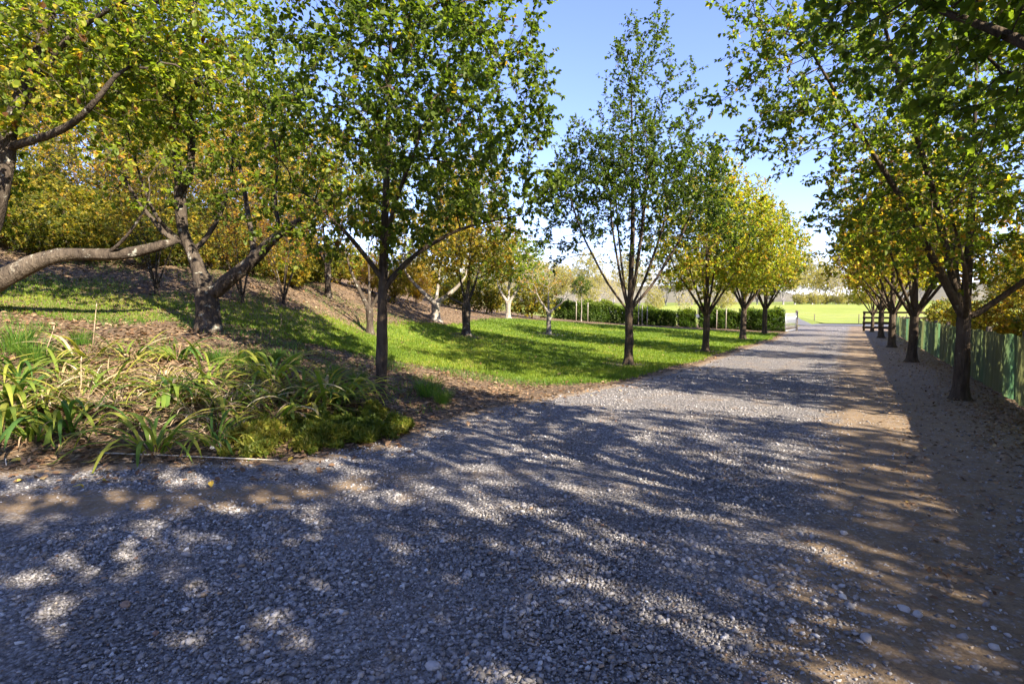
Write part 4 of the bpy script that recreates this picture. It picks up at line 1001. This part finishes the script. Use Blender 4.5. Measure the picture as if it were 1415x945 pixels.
# ------------------------------------------------------------------ strappy plants in the bed
M_BLADE = leaf_mat('strap_leaf', [(0, (.04, .095, .025)), (.35, (.075, .15, .033)), (.6, (.17, .22, .035)), (.8, (.34, .31, .06)), (.92, (.42, .33, .15)), (1, (.5, .42, .27))], trans=.45, rough=.65, spec=.12, tcol=1.7)
M_STRAW = leaf_mat('dry_strap_leaf', [(0, (.11, .068, .038)), (.5, (.24, .165, .095)), (1, (.50, .40, .28))], trans=.25, rough=.85, spec=.05, tcol=1.1, yshift=(1, .9, .7))
M_TUFT = leaf_mat('tuft_grass', [(0, (.035, .09, .015)), (.5, (.07, .15, .02)), (1, (.22, .24, .05))], trans=.45, rough=.5)
def blades(seed, n, L, W, lean, arch, tint, tsd, spread=.12, flop=0.0, seg=7):
    """arching strap leaves: V-folded ribbons"""
    r = np.random.default_rng(seed); V = []; Q = []; T = []
    for k in range(n):
        a = r.uniform(0, 2 * PI); l = L * r.uniform(.6, 1.15); w = W * r.uniform(.7, 1.2)
        th = lean * r.uniform(.3, 1.3); cv = arch * r.uniform(.6, 1.3)
        p = np.array([math.cos(a), math.sin(a), 0]) * spread * r.random() ** .6 + [0, 0, -.02]; dirh = a + r.normal(0, .35); tw = r.normal(0, .25)
        b = len(V); t0 = np.clip(tint + r.normal(0, tsd), 0, 1)
        for s in range(seg + 1):
            f = s / seg; ang = min(th + cv * f ** 1.3, 2.75)
            h = np.array([math.cos(dirh + tw * f), math.sin(dirh + tw * f), 0])
            dvec = h * math.sin(ang) + np.array([0, 0, 1]) * math.cos(ang)
            if s: p = p + dvec * l / seg
            if p[2] < .012: p[2] = .012 + r.random() * .015
            side = np.array([-h[1], h[0], 0]); nn = np.cross(side, dvec)
            ww = w * .5 * (0.65 + .5 * f if f < .5 else .9 * (1 - ((f - .5) / .5) ** 2.2) + .02)
            V += [p - side * ww + nn * ww * .35, p.copy(), p + side * ww + nn * ww * .35]
        for s in range(seg):
            o = b + s * 3; Q += [(o, o + 1, o + 4, o + 3), (o + 1, o + 2, o + 5, o + 4)]
            T += [np.clip(t0 + .35 * max(0, (s / seg - .55)) * (r.random()), 0, 1)] * 2
    return np.array(V), Q, T
def clump_meshes(kind, seed):
    if kind == 'arch': return [('blades', blades(seed, 28, 1.0, .054, .6, 2.3, .50, .17, .16, seg=9), M_BLADE), ('dry_leaves', blades(seed + 50, 16, .55, .02, 1.0, 1.6, .35, .25), M_STRAW)]
    if kind == 'flop': return [('blades', blades(seed, 30,   .9, .046, 1.25, 1.25, .66, .22, .2, seg=9), M_BLADE), ('dry_leaves', blades(seed + 50, 24, .6, .018, 1.1, 1.5, .4, .25, .2), M_STRAW)]
    if kind == 'dry': return [('blades', blades(seed, 10, .5, .02, .9, 1.5, .7, .15, .12), M_BLADE), ('dry_leaves', blades(seed + 50, 70, .48, .016, .95, 1.7, .7, .2, .22), M_STRAW)]
    if kind == 'tuft': return [('blades', blades(seed, 260, .36, .006, .22, .8, .45, .22, .17, seg=5), M_TUFT)]
PROT = {}
CLN = {'arch': 'strappy_plant', 'flop': 'strappy_plant', 'dry': 'dry_plant_clump', 'tuft': 'grass_tuft'}
def clump(kind, var, label, cat, px, py, D, s=1.0, rz=0.0, group=None, sink=0.0):
    g_ = at(px, py, D); loc = (g_[0], g_[1], hz(g_[0], g_[1]) - sink)
    key = (kind, var)
    if key in PROT: return dup(PROT[key], label, loc, rz, s, group)
    o = thing(CLN[kind], label, cat, loc, rz, group, s)
    for nm, (V, Q, T), m in clump_meshes(kind, 100 + 7 * var + 31 * 'arch flop dry tuft'.split().index(kind)):
        link(nm, mesh_from(nm, V, Q, mats=[m], tint=T, smooth=True), o)
    PROT[key] = o; return o
SG = 'strappy plants filling the bed'
front = [('arch', 0, 'big green arching strappy plant at the front of the bed above the yellow leaves', 92, 585, 6.75, 1.05, .2),
         ('arch', 1, 'wide arching strappy plant drooping over the thin grey stick', 212, 602, 6.35, 1.0, 1.0),
         ('arch', 2, 'small upright two bladed strappy plant beside the flat white stone', 296, 598, 6.6, .72, 2.2),
         ('arch', 1, 'strappy plant half cut by the frame edge beside the forked twig', 4, 560, 6.7, 1.0, 3.0),
         ('arch', 2, 'narrow strappy plant low in the shade by the two yellow leaves', 45, 600, 6.5, .7, 4.0)]
for k, v, lb, px, py, D, s, rz in front: clump(k, v, lb, 'plant', px, py, D, s, rz, SG)
clump('dry', 0, 'pale bleached straw clump shining in the middle of the bed', 'dry clump', 272, 552, 7.3, 1.15, .5, 'dry straw clumps in the bed')
clump('dry', 1, 'long heap of bleached dry leaves above the sunlit straw clump', 'dry clump', 322, 532, 7.9, 1.1, 1.5, 'dry straw clumps in the bed')
clump('dry', 0, 'brownish dry clump in the shade between the green strappy plants', 'dry clump', 165, 545, 7.4, 1.0, 2.5, 'dry straw clumps in the bed')
clump('dry', 1, 'dry clump farther back below the mossy bank', 'dry clump', 228, 508, 8.3, 1.1, 3.3, 'dry straw clumps in the bed')
for k_, (px, py, D) in enumerate([(120, 520, 7.8), (60, 545, 7.2), (250, 520, 8.1), (195, 560, 7.1), (350, 545, 7.7), (380, 530, 8.1), (300, 575, 6.95)]):
    clump('dry', k_ % 2, 'faded brown dry clump lying flat among the green straps', 'dry clump', px, py, D, .9, k_ * 1.3, 'flat faded dry clumps among the straps')
clump('dry', 0, 'dry clump near the trunk of the dark avenue tree', 'dry clump', 415, 545, 8.2, .9, 4.3, 'dry straw clumps in the bed')
mid = [(30, 525, 7.6), (70, 505, 8.0), (150, 520, 7.9), (120, 490, 8.7), (190, 525, 7.8), (235, 535, 7.6), (330, 560, 7.35), (365, 545, 7.7), (395, 525, 8.2), (440, 535, 8.25), (345, 515, 8.5), (285, 515, 8.3), (180, 490, 8.8), (420, 505, 9.1), (465, 545, 8.3), (110, 545, 7.3), (0, 500, 8.0), (380, 565, 7.4), (245, 495, 9.0), (310, 495, 9.2), (60, 548, 7.2), (485, 530, 8.9), (140, 555, 7.1)]
rng_ = np.random.default_rng(8)
mid += [(20, 550, 7.1), (85, 525, 7.7), (215, 560, 7.1), (265, 535, 7.65), (310, 545, 7.55), (350, 570, 7.15), (420, 555, 7.85), (455, 552, 8.1), (160, 500, 8.4), (375, 515, 8.5), (450, 515, 9.0), (490, 545, 8.6), (400, 540, 8.0)]
mid = [m_ for k_, m_ in enumerate(mid) if k_ % 3 != 1]
for k, (px, py, D) in enumerate(mid):
    sun = px > 300
    clump('flop' if k % 3 else 'arch', k % 4, 'yellowing floppy strappy plant among many on the sunlit end of the bed' if sun else 'green and yellow floppy strappy plant among many on the shaded end of the bed', 'plant', px, py, D, rng_.uniform(.8, 1.1), rng_.uniform(0, 6), 'floppy strappy plants on the sunlit end' if sun else 'floppy strappy plants on the shaded end')
clump('tuft', 0, 'bright upright fine grass tuft standing among the strappy plants', 'grass tuft', 455, 528, 9.2, .95, 0, 'fine grass tufts')
clump('tuft', 0, 'smaller fine grass tuft close beside the dark avenue tree trunk', 'grass tuft', 494, 527, 9.6, .8, 1.0, 'fine grass tufts')
clump('tuft', 1, 'large rounded green grass tuft at the lawn corner past the trunk', 'grass tuft', 592, 542, 9.9, 1.15, 0, 'fine grass tufts')
clump('tuft', 1, 'low spreading grass tuft touching the bigger one at the lawn corner', 'grass tuft', 612, 549, 9.6, .85, 2.0, 'fine grass tufts')
clump('tuft', 0, 'dark dense grass tuft at the frame edge above the bed', 'grass tuft', 22, 492, 8.4, 1.35, 2.0, 'fine grass tufts')
clump('tuft', 1, 'dark grass tuft beside the bent brown stalk', 'grass tuft', 50, 500, 8.2, 1.0, 4.0, 'fine grass tufts')
clump('tuft', 0, 'grass tuft under the tall dry stalk at the bank foot', 'grass tuft', 112, 476, 9.2, .8, 5.0, 'fine grass tufts')
for k, (px, py, D) in enumerate([(330, 503, 9.3), (355, 500, 9.6), (380, 497, 9.8), (405, 498, 9.8), (300, 500, 9.2)]):
    clump('tuft', k % 2, 'short soft grass tuft in the row between bed and lawn', 'grass tuft', px, py, D, .75, k, 'short tufts between bed and lawn')
# dry stalks
M_STALK = plain_mat('dry_stalk', (.20, .13, .08), (.42, .32, .22), 20)
def stalk(px0, py0, px1, py1, D, r, label, bend=0.0):
    a = at(px0, py0, D); a[2] = hz(a[0], a[1]) - .05; b = at(px1, py1, D) - a
    pts = [(0, 0, 0), (b[0] * .5 + bend, b[1] * .5, b[2] * .5), tuple(b)]
    V, Q = tube(pts, [r, r * .8, r * .4], 6)
    o = thing('dry_stalk', label, 'stalk', a, 0, 'dry stalks above the bed'); link('stem', mesh_from('stalk_stem', V, Q, mats=[M_STALK]), o)
    V2, Q2 = tube([tuple(b * .96), tuple(b * 1.0 + [0.005, 0, .03]), tuple(b + [0.012, 0, .07])], [r * .5, r * 1.3, r * .4], 6); link('seed_head', mesh_from('stalk_head', V2, Q2, mats=[M_STALK]), o)
stalk(127, 468, 133, 425, 9.2, .008, 'tall straight dry stalk rising above the bed against the mossy bank')
stalk(65, 500, 74, 456, 8.3, .008, 'dark bent stalk between the grass tufts at the frame edge', -.05)
stalk(105, 540, 112, 500, 7.3, .007, 'short dark stalk rising from the big front strappy plant', .03)
stalk(388, 455, 389, 438, 13, .006, 'thin short stalk on the sunny lawn slope')

# ------------------------------------------------------------------ scattered stuff
rng = np.random.default_rng(17)
def scatter_px(n, px, py_fn, seed):
    pass
# moss / creeping ground cover at the bed's front corner
def cover():
    r = np.random.default_rng(21); n = 62000
    pts = poly_xy([(300, 628, 6.15), (380, 632, 6.1), (470, 620, 6.6), (545, 606, 7.05), (572, 585, 7.7), (545, 560, 8.5), (480, 565, 8.0), (400, 580, 7.3), (320, 600, 6.8)])
    lo, hi = pts.min(0), pts.max(0); P = r.uniform(lo, hi, (n * 3, 2)); d_ = poly_dist(P, pts) + .25 * (fbm(P, 3, 2) - .5); P = P[d_ > 0][:n]; dd = d_[d_ > 0][:n]
    cl = fbm(P, 5.0, 6); keep = cl + r.normal(0, .05, len(P)) > .5; P = P[keep]; cl = cl[keep]; dd = dd[keep]
    z = height(P) + np.clip(dd, 0, .3) * 1.5 * np.maximum(cl - .4, 0) + r.uniform(0, .06, len(P)) * (.4 + cl) 
    D = r.normal(0, .7, (len(P), 3)) + [0, 0, .7]; D /= np.linalg.norm(D, axis=1)[:, None]
    L = r.uniform(.03, .075, len(P)); t = np.clip(.25 + .75 * fbm(P, 3.1, 12) + r.normal(0, .12, len(P)) - .12, 0, 1)
    V, Q, T = leaves_mesh(r, np.c_[P, z], D, L, L * .34, t, .1, .5, True)
    m = leaf_mat('creeper_leaf', [(0, (.04, .065, .012)), (.4, (.09, .12, .018)), (.75, (.19, .165, .028)), (1, (.17, .10, .03))], trans=.4)
    return mesh_from('creeping_ground_cover', V, Q, mats=[m], tint=T)
stuff('ground_cover', cover(), 'bright green feathery creeping ground cover at the front corner of the bed', 'ground cover')

# grass blades of the lawn
def lawn_blades():
    r = np.random.default_rng(31); out = []
    N = 420000
    # sample more densely near the camera: sample in (angle, depth)
    D = 9.5 * (40 / 9.5) ** r.random(N); u = r.uniform(-.95, .62, N); P = np.c_[u * D, D]
    d_ = poly_dist(P, LAWN_POLY); k = d_ > -.25 + .3 * r.random(N); P = P[k]; D = D[k]; d_ = d_[k]
    bare = np.maximum.reduce([1 - sstep(np.hypot(*(P - b).T), .25, 1.0) for b in bases] + [.62 * sstep(-P[:, 0], 3.5, 6)])
    k = r.random(len(P)) > bare * .8 + .3 * (fbm(P, 1.6, 8) > .62); P = P[k]; D = D[k]
    n = len(P); z = height(P) + .008
    h = r.uniform(.03, .065, n) * (1 + .015 * D); w = .0035 + .0006 * D
    a = r.uniform(0, 2 * PI, n); s = np.c_[np.cos(a), np.sin(a), np.zeros(n)] * w[:, None]
    tipd = np.c_[r.normal(0, .35, (n, 2)), np.ones(n)]
    b0 = np.c_[P, z]; V = np.stack([b0 - s, b0 + s, b0 + tipd * h[:, None]], 1).reshape(-1, 3)
    t = np.clip(.40 + .9 * (fbm(P, .55, 3) - .45) + .35 * (fbm(P, 3.1, 9) - .5) + r.normal(0, .16, n), 0, 1)
    return mesh_from('lawn_grass', V, None, np.arange(3 * n).reshape(-1, 3), mats=[leaf_mat('grass_blade', [(0, (.065, .115, .012)), (.5, (.13, .195, .018)), (.85, (.24, .27, .03)), (1, (.34, .28, .09))], trans=.45, rough=.55, spec=.25, tcol=1.5)], tint=t)
stuff('lawn_grass', lawn_blades(), 'short mown grass covering the lawn beside the drive', 'grass')

# fallen leaves lying on bank, bed and verge
def litter():
    r = np.random.default_rng(41); N = 150000
    D = 3.0 * (34 / 3.0) ** r.random(N); u = r.uniform(-.98, .98, N); P = np.c_[u * D, D]
    s = edge_dist(P); c = P @ DRN
    lawn = poly_dist(P, LAWN_POLY)
    bank = (s > .0) & (lawn < 0); right = (c > RC - 1.3) & (c < RC + FENCE_OFF - .03) & (s < 0)
    pr = np.where(bank, np.where(P[:, 1] > 11, .42, .5) * (.3 + .7 * sstep(s, .2, 1.4)), 0) + np.where(right, (.16 + .75 * sstep(c, RC - .7, RC + .4)) * (.3 + .7 * sstep(P[:, 1], 4, 8)), 0) + np.where((lawn > 0), .11 + .25 * sstep(-P[:, 0], 3, 6), 0) + np.where((s < 0) & (s > -.8), .05, 0)
    pr = pr * (.35 + 1.1 * fbm(P, 1.2, 7))
    P = P[r.random(N) < pr]; n = len(P)
    off = .012 * np.ones(n)
    z = height(P) + .006 + r.uniform(0, .025, n)
    d3 = np.c_[r.normal(0, 1, (n, 2)), r.normal(0, .25, n)]; d3 /= np.linalg.norm(d3, axis=1)[:, None]
    L = r.uniform(.045, .085, n) * (1 + .012 * P[:, 1]) * np.where(P @ DRN > RC - 1.4, .62, 1.0); t = np.clip(r.beta(1.6, 1.8, n), 0, 1)
    V, Q, T = leaves_mesh(r, np.c_[P, z], d3, L, L * .62, t, 0.0, 1.6, False)
    m = leaf_mat('dead_leaf', [(0, (.07, .04, .025)), (.4, (.16, .088, .046)), (.7, (.26, .165, .095)), (.9, (.38, .27, .17)), (1, (.40, .28, .06))], trans=.15, rough=.7, spec=.2, tcol=1.2)
    return mesh_from('leaf_litter', V, Q, mats=[m], tint=T)
stuff('leaf_litter', litter(), 'brown fallen leaves covering the bank and the foot of the trees', 'leaf litter')

# rough grass and weeds on the bank, thin
def weeds():
    r = np.random.default_rng(51); N = 110000
    D = 7 * (24 / 7) ** r.random(N); u = r.uniform(-.98, .2, N); P = np.c_[u * D, D]
    s = edge_dist(P); lawn = poly_dist(P, LAWN_POLY)
    pr = ((s > .8) & (lawn < .0) & (lawn > -1.2)) * .7 + ((s > .5) & (lawn <= -1.2) & (P[:, 1] < 11)) * .25 + ((s > .5) & (lawn <= 0) & (P[:, 1] >= 11)) * .8
    P = P[r.random(N) < pr * sstep(fbm(P, 1.4, 15), .38, .6)]; n = len(P)
    h = r.uniform(.05, .16, n); a = r.uniform(0, 2 * PI, n); sd = np.c_[np.cos(a), np.sin(a), np.zeros(n)] * .005
    b0 = np.c_[P, height(P) - .005]; tipd = np.c_[r.normal(0, .5, (n, 2)), np.ones(n)]
    V = np.stack([b0 - sd, b0 + sd, b0 + tipd * h[:, None]], 1).reshape(-1, 3)
    return mesh_from('weeds', V, None, np.arange(3 * n).reshape(-1, 3), mats=[M_TUFT], tint=np.clip(r.normal(.5, .25, n), 0, 1))
stuff('rough_grass', weeds(), 'rough grass growing through the leaves on the bank', 'grass')

# gravel stones
def stone_mat():
    m, nt, out = new_mat('gravel_stone'); g = NG(nt); t = g.attr('tint')
    col = g.ramp(t, [(0, (.08, .074, .072)), (.35, (.168, .156, .15)), (.7, (.275, .258, .25)), (.88, (.39, .37, .36)), (.94, (.52, .52, .52)), (.97, (.30, .23, .16)), (1, (.22, .13, .09))])
    n1 = g.noise(g.pos(), 90, 4, .65)
    col = g.mix(.5, col, g.mix(n1, (.6, .6, .6), (1.35, 1.35, 1.35)), 'MULTIPLY')
    g.l(g.principled(col, .78, .3, g.bump(n1, .35, .006)), out.inputs['Surface']); return m
M_STONE = stone_mat()
PHI = (1 + 5 ** .5) / 2
ICO = np.array([(-1, PHI, 0), (1, PHI, 0), (-1, -PHI, 0), (1, -PHI, 0), (0, -1, PHI), (0, 1, PHI), (0, -1, -PHI), (0, 1, -PHI), (PHI, 0, -1), (PHI, 0, 1), (-PHI, 0, -1), (-PHI, 0, 1)]); ICO /= np.linalg.norm(ICO[0])
ICOF = np.array([(0, 11, 5), (0, 5, 1), (0, 1, 7), (0, 7, 10), (0, 10, 11), (1, 5, 9), (5, 11, 4), (11, 10, 2), (10, 7, 6), (7, 1, 8), (3, 9, 4), (3, 4, 2), (3, 2, 6), (3, 6, 8), (3, 8, 9), (4, 9, 5), (2, 4, 11), (6, 2, 10), (8, 6, 7), (9, 8, 1)])
OCT = np.array([(1, 0, 0), (-1, 0, 0), (0, 1, 0), (0, -1, 0), (0, 0, 1), (0, 0, -1)], float)
OCTF = np.array([(0, 2, 4), (2, 1, 4), (1, 3, 4), (3, 0, 4), (2, 0, 5), (1, 2, 5), (3, 1, 5), (0, 3, 5)])
def stones(r, P, z, R, tint, BV, BF):
    n = len(P); k = len(BV)
    S = BV[None] * (1 + r.normal(0, .24, (n, k, 1)))
    S = S * np.stack([r.uniform(.85, 1.35, n), r.uniform(.7, 1.05, n), r.uniform(.45, .85, n)], 1)[:, None, :]
    a = r.uniform(0, 2 * PI, n); b = r.normal(0, .35, n)
    x, y, zz = S[..., 0], S[..., 1], S[..., 2]
    x, zz = x * np.cos(b)[:, None] - zz * np.sin(b)[:, None], x * np.sin(b)[:, None] + zz * np.cos(b)[:, None]
    x, y = x * np.cos(a)[:, None] - y * np.sin(a)[:, None], x * np.sin(a)[:, None] + y * np.cos(a)[:, None]
    V = np.stack([x, y, zz], -1) * R[:, None, None] + np.c_[P, z][:, None, :]
    Fc = (BF[None] + (np.arange(n) * k)[:, None, None]).reshape(-1, 3)
    return V.reshape(-1, 3), Fc, np.repeat(tint, len(BF))
def gravel():
    r = np.random.default_rng(61); VS = []; FS = []; TS = []; off = 0
    for (d0, d1, N, med, BV, BF) in ((1.9, 4.0, 86000,   .0052, ICO, ICOF), (4.0, 7.5, 92000, .0056, ICO, ICOF), (7.5, 14, 52000, .0092, OCT, OCTF), (14, 30, 20000, .013, OCT, OCTF)):
        D = np.sqrt(r.uniform(d0 ** 2, d1 ** 2, N)); u = r.uniform(-1.0, 1.0, N); P = np.c_[u * D, D]
        s = edge_dist(P); dirt = np.clip(dirt_mask(P) + .8 * (fbm(P, 1.1, 14) - .42), 0, 1); c = P @ DRN
        cl = fbm(P, .9, 4)
        pr = np.clip(1.12 - dirt * 1.07, 0.05, 1) * np.clip(.1 + 1.7 * sstep(cl, .2, .62), 0, 1) * (s < .12) * (c < RC + .55)
        k = r.random(N) < pr; P = P[k]; n = len(P); cl = cl[k]
        R = med * np.exp(r.normal(0, .52, n)) * (.6 + .8 * cl); R = np.clip(R, .003, .02)
        t = np.clip(r.beta(2.2, 2.2, n) , 0, 1); odd = r.random(n); t = np.where(odd < .015, r.uniform(.88, .93, n), np.where(odd > .975, r.uniform(.96, 1, n), np.minimum(t, .9)))
        V, Fc, T = stones(r, P, R * r.uniform(.15, .6, n), R, t, BV, BF)
        VS.append(V); FS.append(Fc + off); TS.append(T); off += len(V)
    return mesh_from('gravel_stones', np.vstack(VS), None, np.vstack(FS), mats=[M_STONE], tint=np.concatenate(TS))
stuff('gravel_stones', gravel(), 'loose grey blue gravel stones covering the drive', 'gravel')

# the larger stones that stand out, each a thing
def rock(px, py, r, t, label, seed):
    p = on_flat(px, py); rr = np.random.default_rng(seed)
    # subdivided icosahedron
    V = [tuple(v) for v in ICO]; Fc = []; cache = {}
    def midp(a, b):
        k = (min(a, b), max(a, b))
        if k not in cache:
            m_ = (np.array(V[a]) + np.array(V[b])) / 2; V.append(tuple(m_ / np.linalg.norm(m_))); cache[k] = len(V) - 1
        return cache[k]
    for a, b, c in ICOF:
        ab, bc, ca = midp(a, b), midp(b, c), midp(c, a); Fc += [(a, ab, ca), (b, bc, ab), (c, ca, bc), (ab, bc, ca)]
    V = np.array(V)
    for _ in range(11):
        nn = rr.normal(size=3); nn /= np.linalg.norm(nn); V = V - nn * np.maximum(0, V @ nn - rr.uniform(.55, .8))[:, None]
    V = V * np.array([1.25, 1.0, .8]) * r; V = V * (1 + rr.normal(0, .02, (len(V), 1))) 
    o = thing('large_stone', label, 'stone', (p[0], p[1], r * .3), rr.uniform(0, 6), 'larger stones lying on the drive')
    o.data = None
    me = mesh_from('large_stone', V, None, Fc, mats=[M_STONE], tint=np.full(len(Fc), t))
    COL.objects.unlink(o); bpy.data.objects.remove(o)
    o = link('large_stone', me, None, (p[0], p[1], r * .25)); o.rotation_euler = (0, 0, rr.uniform(0, 6))
    o['label'] = label; o['category'] = 'stone'; o['group'] = 'larger stones lying on the drive'
ROCKS = [(1249, 843, .042, .85, 'largest rounded pale stone at the edge of gravel and dirt', 1), (1269, 850, .038, .8, 'rounded stone touching the largest pale stone', 2), (1198, 884, .045, .75, 'long grey stone below the pair of pale stones', 3),
          (1375, 896, .036, .9, 'white angular stone lying alone on the dirt near the frame corner', 4), (1166, 738, .036, .88, 'pale stone in the sun streak where gravel meets dirt', 5), (257, 767, .04, .6, 'grey angular stone standing out on the gravel', 6),
          (174, 838, .042, .99, 'reddish brown stone on the gravel in the shade', 7), (598, 925, .05, .8, 'big pale stone at the bottom of the picture', 8), (730, 826, .038, .55, 'blue grey flat stone in the middle of the gravel', 9),
          (700, 880, .03, .72, 'small pale stone below the blue grey flat one', 10), (1330, 880, .034, .55, 'blue grey stone half sunk in the dirt', 11), (372, 797, .036, .45, 'dark grey stone past the bare wheel track', 12)]
for a in ROCKS: rock(a[0], a[1], a[2] * .72, min(a[3], .82) if a[3] < .95 else a[3], a[4], a[5])

# yellow leaves that lie singly on the gravel
M_YL = leaf_mat('fallen_yellow_leaf', [(0, (.30, .19, .03)), (.5, (.46, .32, .05)), (.8, (.52, .40, .10)), (1, (.24, .12, .05))], trans=.2, rough=.55, tcol=1.2)
def fallen(px, py, L, t, rz, label, D=None):
    if D is None: p = on_flat(px, py); z = .025
    else: q = at(px, py, D); p = q[:2]; z = hz(*p) + .03
    s = 8; V = []; Q = []; rr = np.random.default_rng(int(px))
    for k in range(s + 1):
        f = k / s; w = L * .32 * math.sin(PI * min(1, f * .93 + .05)) ** .8
        V += [(f * L - L / 2, -w, .35 * w + .02 * f), (f * L - L / 2, 0, .02 * math.sin(f * 4)), (f * L - L / 2, w, .45 * w + .01)]
    for k in range(s):
        o = k * 3; Q += [(o, o + 1, o + 4, o + 3), (o + 1, o + 2, o + 5, o + 4)]
    b = len(V); tv, tq = tube([(-L / 2 - L * .3, .004, .012), (-L / 2, 0, .0)], .0022, 4)
    V += tv; Q += [tuple(i + b for i in f) for f in tq]
    me = mesh_from('fallen_leaf', V, Q, mats=[M_YL], tint=np.full(len(Q), t), smooth=True)
    o = link('fallen_leaf', me, None, (p[0], p[1], z)); o.rotation_euler = (rr.normal(0, .2), rr.normal(0, .2), rz)
    o['label'] = label; o['category'] = 'leaf'; o['group'] = 'single yellow leaves on the ground'
for a in [(38, 619, .105, .5, .1, 'upper of two big yellow leaves beside the forked twig'), (24, 640, .10, .6, .4, 'lower of two big yellow leaves beside the forked twig'), (292, 673, .075, .45, 2.0, 'curled yellow leaf lying on gravel by the sunlit dirt patch'),
          (402, 638, .075, .4, 1.2, 'yellow leaf standing on edge at the end of the long stick'), (110, 676, .065, .6, .2, 'small yellow leaf alone on dark gravel, nearest the wheel track'), (142, 669, .065, .7, .1, 'slender yellow leaf just behind the small one on dark gravel'), (27, 668, .055, .8, 1.6, 'pale crumpled leaf at the frame edge on dark soil'),
          (934, 473, .0, 0, 0, '')][:-1]: fallen(*a)
# sticks
M_STICK = plain_mat('bleached_stick', (.34, .29, .23), (.58, .52, .44), 30)
def stick(pts, r, label, fork=None):
    P = [np.r_[on_flat(*p), .02] for p in pts]; c = P[0].copy(); P = [tuple(p - c) for p in P]
    V, Q = tube(P, np.linspace(r, r * .45, len(P)), 6)
    parts = [(V, Q)]
    if fork: F_ = [np.r_[on_flat(*p), .03] - c for p in fork]; parts.append(tube([tuple(f) for f in F_], [r * .8, r * .4], 6))
    V, Q = join(parts)
    o = link('fallen_stick', mesh_from('fallen_stick', V, Q, mats=[M_STICK]), None, c); o['label'] = label; o['category'] = 'stick'; o['group'] = 'sticks on the ground'
stick([(138, 628), (200, 630), (290, 634), (385, 638)], .009, 'long thin straight stick along the front of the bed')
stick([(-12, 606), (6, 625), (9, 645)], .011, 'forked twig at the frame edge beside the yellow leaves', [(6, 627), (26, 634)])
# flat white stone in the ground cover
rock(293, 622, .05, .94, 'flat white stone at the front of the bed under the two bladed plant', 20)

# distant hills
hr = np.random.default_rng(9)
HX = np.linspace(-900, 1500, 90); V = []; Q = []
for k, x in enumerate(HX):
    for j, (dy, f) in enumerate(((0, 0), (60, .45), (140, .8), (260, 1.0), (420, .7))):
        hh = (48 + 16 * math.sin(x * .006 + 1) + 6 * math.sin(x * .017) + 3 * math.sin(x * .043))
        V.append((x, 900 + dy + 30 * math.sin(x * .004), 4 + hh * f - (8 if j == 0 else 0)))
for k in range(len(HX) - 1):
    for j in range(4): o = k * 5 + j; Q.append((o, o + 5, o + 6, o + 1))
structure('hills', mesh_from('hills', V, Q, mats=[plain_mat('hill_pasture', (.085, .08, .06), (.15, .135, .095), .02)], smooth=True))

# ------------------------------------------------------------------ light, sky, camera
SUN_AZ, SUN_EL = math.radians(136), math.radians(33)
S = Vector((math.sin(SUN_AZ) * math.cos(SUN_EL), math.cos(SUN_AZ) * math.cos(SUN_EL), math.sin(SUN_EL)))
sl = bpy.data.lights.new('sun', 'SUN'); sl.energy = 3.8; sl.angle = math.radians(.53); sl.color = (1.0, .90, .74)
so = bpy.data.objects.new('sun', sl); COL.objects.link(so); so.rotation_euler = (-S).to_track_quat('-Z', 'Y').to_euler(); so.location = (30, -30, 30)
w = bpy.data.worlds.new('World'); SC.world = w; w.use_nodes = True
nt = w.node_tree; bg = nt.nodes['Background']
sky = nt.nodes.new('ShaderNodeTexSky'); sky.sky_type = 'NISHITA'; sky.sun_disc = False; sky.sun_elevation = SUN_EL; sky.sun_rotation = SUN_AZ
sky.air_density = 1.0; sky.dust_density = .05; sky.ozone_density = 3.0; sky.altitude = 300
tint = nt.nodes.new('ShaderNodeMix'); tint.data_type = 'RGBA'; tint.blend_type = 'MULTIPLY'; tint.inputs[0].default_value = 1.0
tint.inputs[7].default_value = (.99, .87, 1.12, 1)        # the lavender cast of the clear autumn sky
nt.links.new(sky.outputs[0], tint.inputs[6]); nt.links.new(tint.outputs[2], bg.inputs['Color']); bg.inputs['Strength'].default_value = .063
cam = bpy.data.cameras.new('camera'); cam.lens = 20.0; cam.sensor_width = 36.0; cam.clip_end = 6000; cam.clip_start = .05
co = bpy.data.objects.new('camera', cam); COL.objects.link(co); co.location = (0, 0, CAMZ); co.rotation_euler = (PI / 2 - PITCH, 0, 0)
SC.camera = co
SC.view_settings.view_transform = 'Standard'; SC.view_settings.look = 'None'; SC.view_settings.gamma = 1.0; SC.view_settings.use_curve_mapping = False
SC.view_settings.exposure = 2.55
cy = SC.cycles
cy.max_bounces = 8; cy.diffuse_bounces = 3; cy.glossy_bounces = 2; cy.transmission_bounces = 4; cy.transparent_max_bounces = 4
cy.sample_clamp_indirect = 6.0; cy.use_adaptive_sampling = True; cy.adaptive_threshold = .02
cy.caustics_reflective = False; cy.caustics_refractive = False
cy.use_denoising = True
try: cy.denoiser = 'OPENIMAGEDENOISE'
except Exception: pass
print('STATS', STATS)
